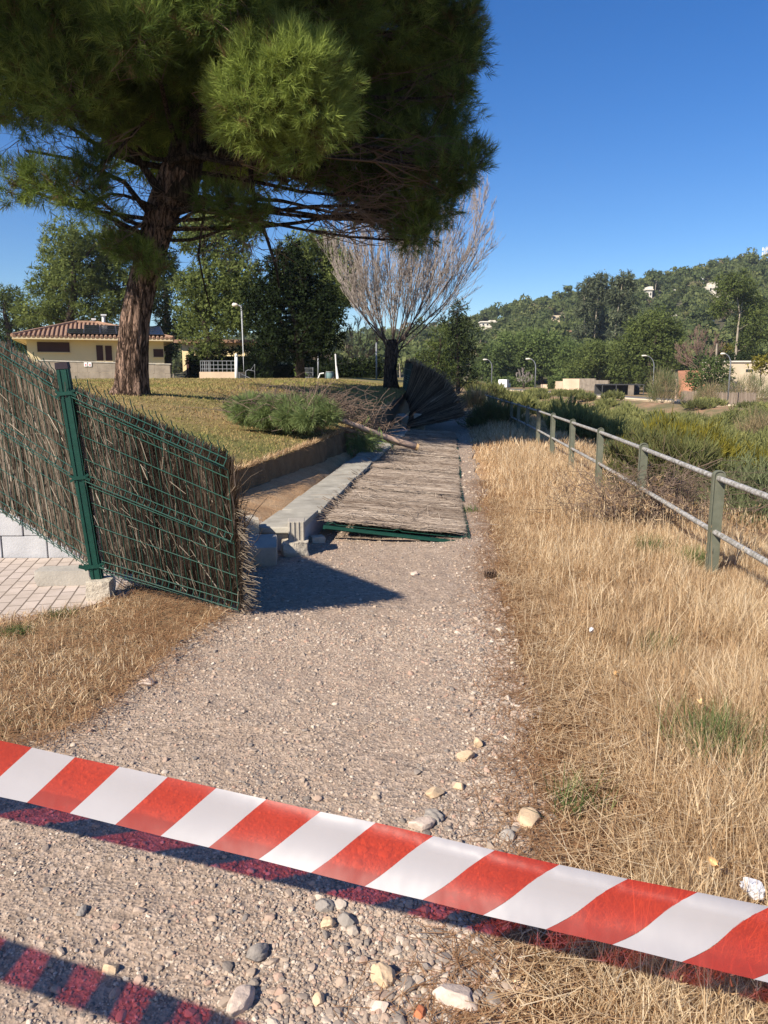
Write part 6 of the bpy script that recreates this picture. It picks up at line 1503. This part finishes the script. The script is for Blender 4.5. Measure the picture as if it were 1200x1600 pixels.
def stones(mb, c, r, rg, base=(ICO_V, ICO_F), t=None, variants=10):
    n = len(c); bv, bf = base; var = []
    for k in range(variants):
        q_ = facet(bv * (1 + .22 * n3(bv, 1.6, 300 + k)[:, None] + .10 * n3(bv, 4, 400 + k)[:, None]), 300 + k); var.append(q_)
    var = np.array(var)[rg.integers(0, variants, n)]; sc = np.c_[rg.uniform(.8, 1.35, n), rg.uniform(.7, 1.1, n), rg.uniform(.45, .85, n)] * r[:, None]
    a = rg.uniform(0, 6.283, n); V = var * sc[:, None, :]; ca, sa = np.cos(a)[:, None], np.sin(a)[:, None]
    V = np.stack([V[..., 0] * ca - V[..., 1] * sa, V[..., 0] * sa + V[..., 1] * ca, V[..., 2]], -1) + c[:, None, :]
    F = (np.arange(n)[:, None, None] * len(bv) + bf).reshape(-1, 3); mb.add(V.reshape(-1, 3), F, np.repeat(rg.random(n) if t is None else t, len(bv)))
def path_z(x, y):
    return ground_z(x, y) + 0.016 + 0.020 * fbm(x * 1.4, y * 1.4, 21) + 0.012 * fbm(x * 9, y * 9, 31, 3)
def gravel():
    rg = np.random.default_rng(55)
    def scatter(N, y0, y1, p, rmin, rmax, base, name, dens=None, al=2.2):
        y = y0 + (y1 - y0) * rg.random(N) ** p; l = np.interp(y, PY, PL); r_ = np.interp(y, PY, PR); l = np.maximum(l, -.62 * y - .35)
        x = l + (r_ + .05 - l) * rg.random(N); w = fbm(x * 1.1, y * 1.1, 93)
        edge = np.exp(-((x - r_ + .12) / .22) ** 2); near = np.exp(-((x - .12) / .5) ** 2) * sstep(2.9, 1.9, y)
        k = rg.random(N) < np.clip(.45 + .5 * w + .6 * edge * sstep(8, 3, y) + .8 * near, .12, 1); x, y, near, edge = x[k], y[k], near[k], edge[k]; n = len(x)
        r = rmin * 1.12 * (rg.random(n) ** (-1 / al)); r = np.minimum(r, rmax) * (1 + .22 * near + .25 * edge)
        mb = MB(); stones(mb, np.c_[x, y, np.maximum(path_z(x, y), ground_z(x, y) + .004) + r * .12], r, rg, base); stuff(mb.build(name, M['pebble'], smooth=base is not ICO2 and False))
    scatter(85000, 1.45, 4.8, 1.5, .0028, .0085, (ICO_V, ICO_F), 'fine_gravel', al=2.8)
    scatter(8000, 1.45, 5.2, 1.5, .0052, .017, ICO2, 'pebbles', al=2.8)
    scatter(22000, 4.4, 12, 1.3, .0045, .016, (ICO_V, ICO_F), 'far_gravel', al=3.0)
    scatter(3000, 10, 24, 1.2, .010, .026, (ICO_V, ICO_F), 'distant_gravel', al=2.8)
gravel()
def stone(label, u, v, size, mat, seed, group='loose stones on the gravel path', name='stone', cat='stone', flat=.55, rot=0.0, ang=0.0):
    rg = np.random.default_rng(seed); c = gp(u, v, .015); c[2] = float(path_z(np.array(c[0]), np.array(c[1]))) + size[2] * .22
    b = ICO3[0]; q_ = b * (1 + .20 * n3(b, 1.5, seed)[:, None] + .09 * n3(b, 3.5, seed + 1)[:, None])
    q_ = facet(q_, seed, 8 if mat != 'greystone' else 4, .6, .9)
    if ang: q_ = np.sign(q_) * np.abs(q_) ** (1 - ang * .5)
    mb = MB(); mb.add((q_ * np.asarray(size) / 2) @ rotz(rot).T + c, ICO3[1]); o = mb.build(name, M[mat], smooth=not ang); tag(o, label, cat, group)
    o.data.set_sharp_from_angle(angle=R(28)) if hasattr(o.data, 'set_sharp_from_angle') else None
for a in (('large pale tan flat stone at the grass edge just above the tape', 826, 1284, (.125, .085, .06), 'sandstone', 1), ('half buried whitish stone touching the top edge of the tape', 657, 1292, (.11, .07, .05), 'palestone', 2), ('dark grey stone right beside the half buried whitish one above the tape', 678, 1278, (.085, .06, .04), 'greystone', 3),
          ('tan stone on the right path edge, nearest below the reddish dirt', 726, 1186, (.10, .05, .05), 'sandstone', 4), ('small upright tan stone beside the path edge, above the tan one', 747, 1166, (.05, .045, .05), 'sandstone', 5), ('rounded tan stone above the tape, left of the pale tan flat stone', 680, 1241, (.075, .06, .045), 'sandstone', 6),
          ('smooth cream egg shaped stone below the tape at the middle of the photo foot', 596, 1530, (.075, .06, .05), 'sandstone', 7), ('grey brown smooth stone below the tape, left of the cream egg', 402, 1494, (.075, .055, .045), 'greystone', 8), ('large mottled pinkish white stone at the lower edge, in the straw', 712, 1566, (.12, .09, .06), 'palestone', 9),
          ('pale half buried stone at the lower edge between the two shadow bands', 375, 1574, (.10, .06, .05), 'palestone', 10), ('flat pale grey stone at the lower edge below the cream egg', 592, 1578, (.055, .05, .04), 'palestone', 11), ('dark slate chip on the gravel left of centre below the tape', 128, 1432, (.05, .03, .02), 'greystone', 12),
          ('brown pitted stone lying on the path below the short grass', 228, 1067, (.09, .07, .05), 'palestone', 13), ('pale stone in the path right of the fence shadow', 648, 898, (.08, .06, .04), 'palestone', 14), ('pale pink pebble between the shadow bands, left of centre', 173, 1515, (.045, .04, .03), 'sandstone', 15), ('grey stone at the path edge behind the tape, beside the tan flat one', 795, 1310, (.06, .05, .04), 'greystone', 16),
          ('tan stone at the edge of the gravel above the tape, right of the rounded one', 718, 1230, (.045, .04, .03), 'sandstone', 17), ('flat cream stone half under the straw below the tape', 815, 1552, (.07, .05, .03), 'sandstone', 18), ('reddish pebble at the lower edge left of the mottled stone', 655, 1588, (.04, .035, .03), 'terracotta', 19), ('grey rounded stone below the tape, upper one of the cobble cluster', 507, 1422, (.06, .05, .04), 'greystone', 20), ('tan cobble below the tape, right of the grey rounded one', 514, 1447, (.05, .045, .035), 'sandstone', 21), ('grey green cobble below the tape, lower one of the cobble cluster', 541, 1442, (.055, .045, .035), 'greystone', 22), ('beige cobble lower left of the cream egg', 498, 1566, (.04, .035, .03), 'sandstone', 23)):
    stone(*a, rot=a[4 + 1] * 1.7)
stone('small orange brick shard on the short dry grass at the left', 125, 1083, (.05, .035, .03), 'terracotta', 31, None, 'brick_shard', 'shard', ang=.8)
# pine cone on the path
c = gp(765, 903, .02); t = thing('pine_cone', 'open dark brown pine cone lying near the right edge of the path', 'pine cone', c); mb = MB(); mb.tube([c + [-.045, 0, .03], c + [0, .005, .034], c + [.05, .01, .03]], [.012, .016, .006], 8); mb.build('core', M['cone'], t); mb = MB()
for k in range(60):
    f = k / 59; a = k * 2.4; r = .034 * math.sin(math.pi * (.15 + .75 * f)) + .006; o = c + [-.045 + .095 * f, .005 * f, .032]; d = np.array([-.25 + .5 * f, math.cos(a), math.sin(a)]); e = o + d * r; s = np.cross(d, [1, 0, 0]); s = unit(s) * .010
    mb.add([o - s * .4, o + s * .4, e + s + [.003, 0, 0], e - s + [.003, 0, 0], e + s + [.009, 0, 0], e - s + [.009, 0, 0]], [[0, 1, 2, 3], [3, 2, 4, 5]])
mb.build('scales', M['cone'], t)
# crumpled litter
def crumple(label, u, v, z, size, seed):
    c = gp(u, v, z); b = ICO3[0]; rg = np.random.default_rng(seed); q_ = facet(b * (1 + .10 * rg.normal(size=(len(b), 1)) + .4 * n3(b, 3, seed)[:, None]), seed, 6, .4, .8); mb = MB(); mb.add(q_ * np.asarray(size) / 2 + c, ICO3[1]); tag(mb.build('plastic_scrap', M['foil']), label, 'litter')
crumple('crumpled clear plastic scrap in the straw at the right edge by the tape', 1178, 1393, .10, (.07, .06, .07), 1)
crumple('tiny white paper scrap lying in the straw left of the nearest railing post', 925, 984, .12, (.03, .03, .035), 2)
for k, (u, v, lab) in enumerate(((1120, 1352, 'curled tan dead leaf caught in the straw above the tape'), (966, 1056, 'small ochre dead leaf in the middle of the straw'), (1098, 1100, 'tall dry brown seed head above the largest green tuft'))):
    c = gp(u, v, .15); rg = np.random.default_rng(k); A, B = np.meshgrid(np.linspace(-1, 1, 7), np.linspace(-1, 1, 5)); P = np.stack([A * .022, B * .011 * (1 - A * A * .8), .012 * A * A + .015 * B * B + .004 * np.sin(5 * A)], -1).reshape(-1, 3) @ rotx(-.8).T @ rotz(rg.uniform(0, 3)).T + c
    mb = MB(); f = gridp(np.stack([A, B, A], -1))[1]; mb.add(P, f); mb.add(P + [0, .0012, .0012], f[:, ::-1]); tag(mb.build('dead_leaf', M['cut_wood'], smooth=True), lab, 'leaf')
# rubble in the shade at the broken bend of the wall
for k, (u, v, y, s, lab, mt) in enumerate(((655, 662, 23.5, (.34, .3, .62), 'upright broken wall stub in the shade under the toppled panels', 'broken'), (690, 688, 21.9, (.5, .3, .14), 'flat slab fragment in the shade at the end of the lying mats', 'concrete'), (640, 672, 22.6, (.6, .35, .12), 'pale slab fragment behind the cut branch butt in the shade', 'slab'), (628, 655, 25, (.4, .3, .3), 'grey lump in the shade left of the wall stub', 'concrete'))):
    c = aty(u, v, y); chunk('wall_fragment', lab, 'rubble', c, s, M[mt], .3 * k, 40 + k, .10, group='wall fragments in the shade', tilt=.15 * k)

# ---------------------------------------------------------------- thin air between here and the hill
mb = MB(); mb.box((60, 205, 48), (1300, 520, 116))
hz = mb.build('haze', M['white']); stuff(hz)
m = bpy.data.materials.new('air'); m.use_nodes = True; nn = m.node_tree.nodes; nn.clear()
pv = nn.new('ShaderNodeVolumePrincipled'); pv.inputs['Color'].default_value = (0.80, 0.88, 1.0, 1); pv.inputs['Density'].default_value = 0.00020; pv.inputs['Anisotropy'].default_value = 0.2
oo = nn.new('ShaderNodeOutputMaterial'); m.node_tree.links.new(pv.outputs[0], oo.inputs['Volume']); hz.data.materials[0] = m
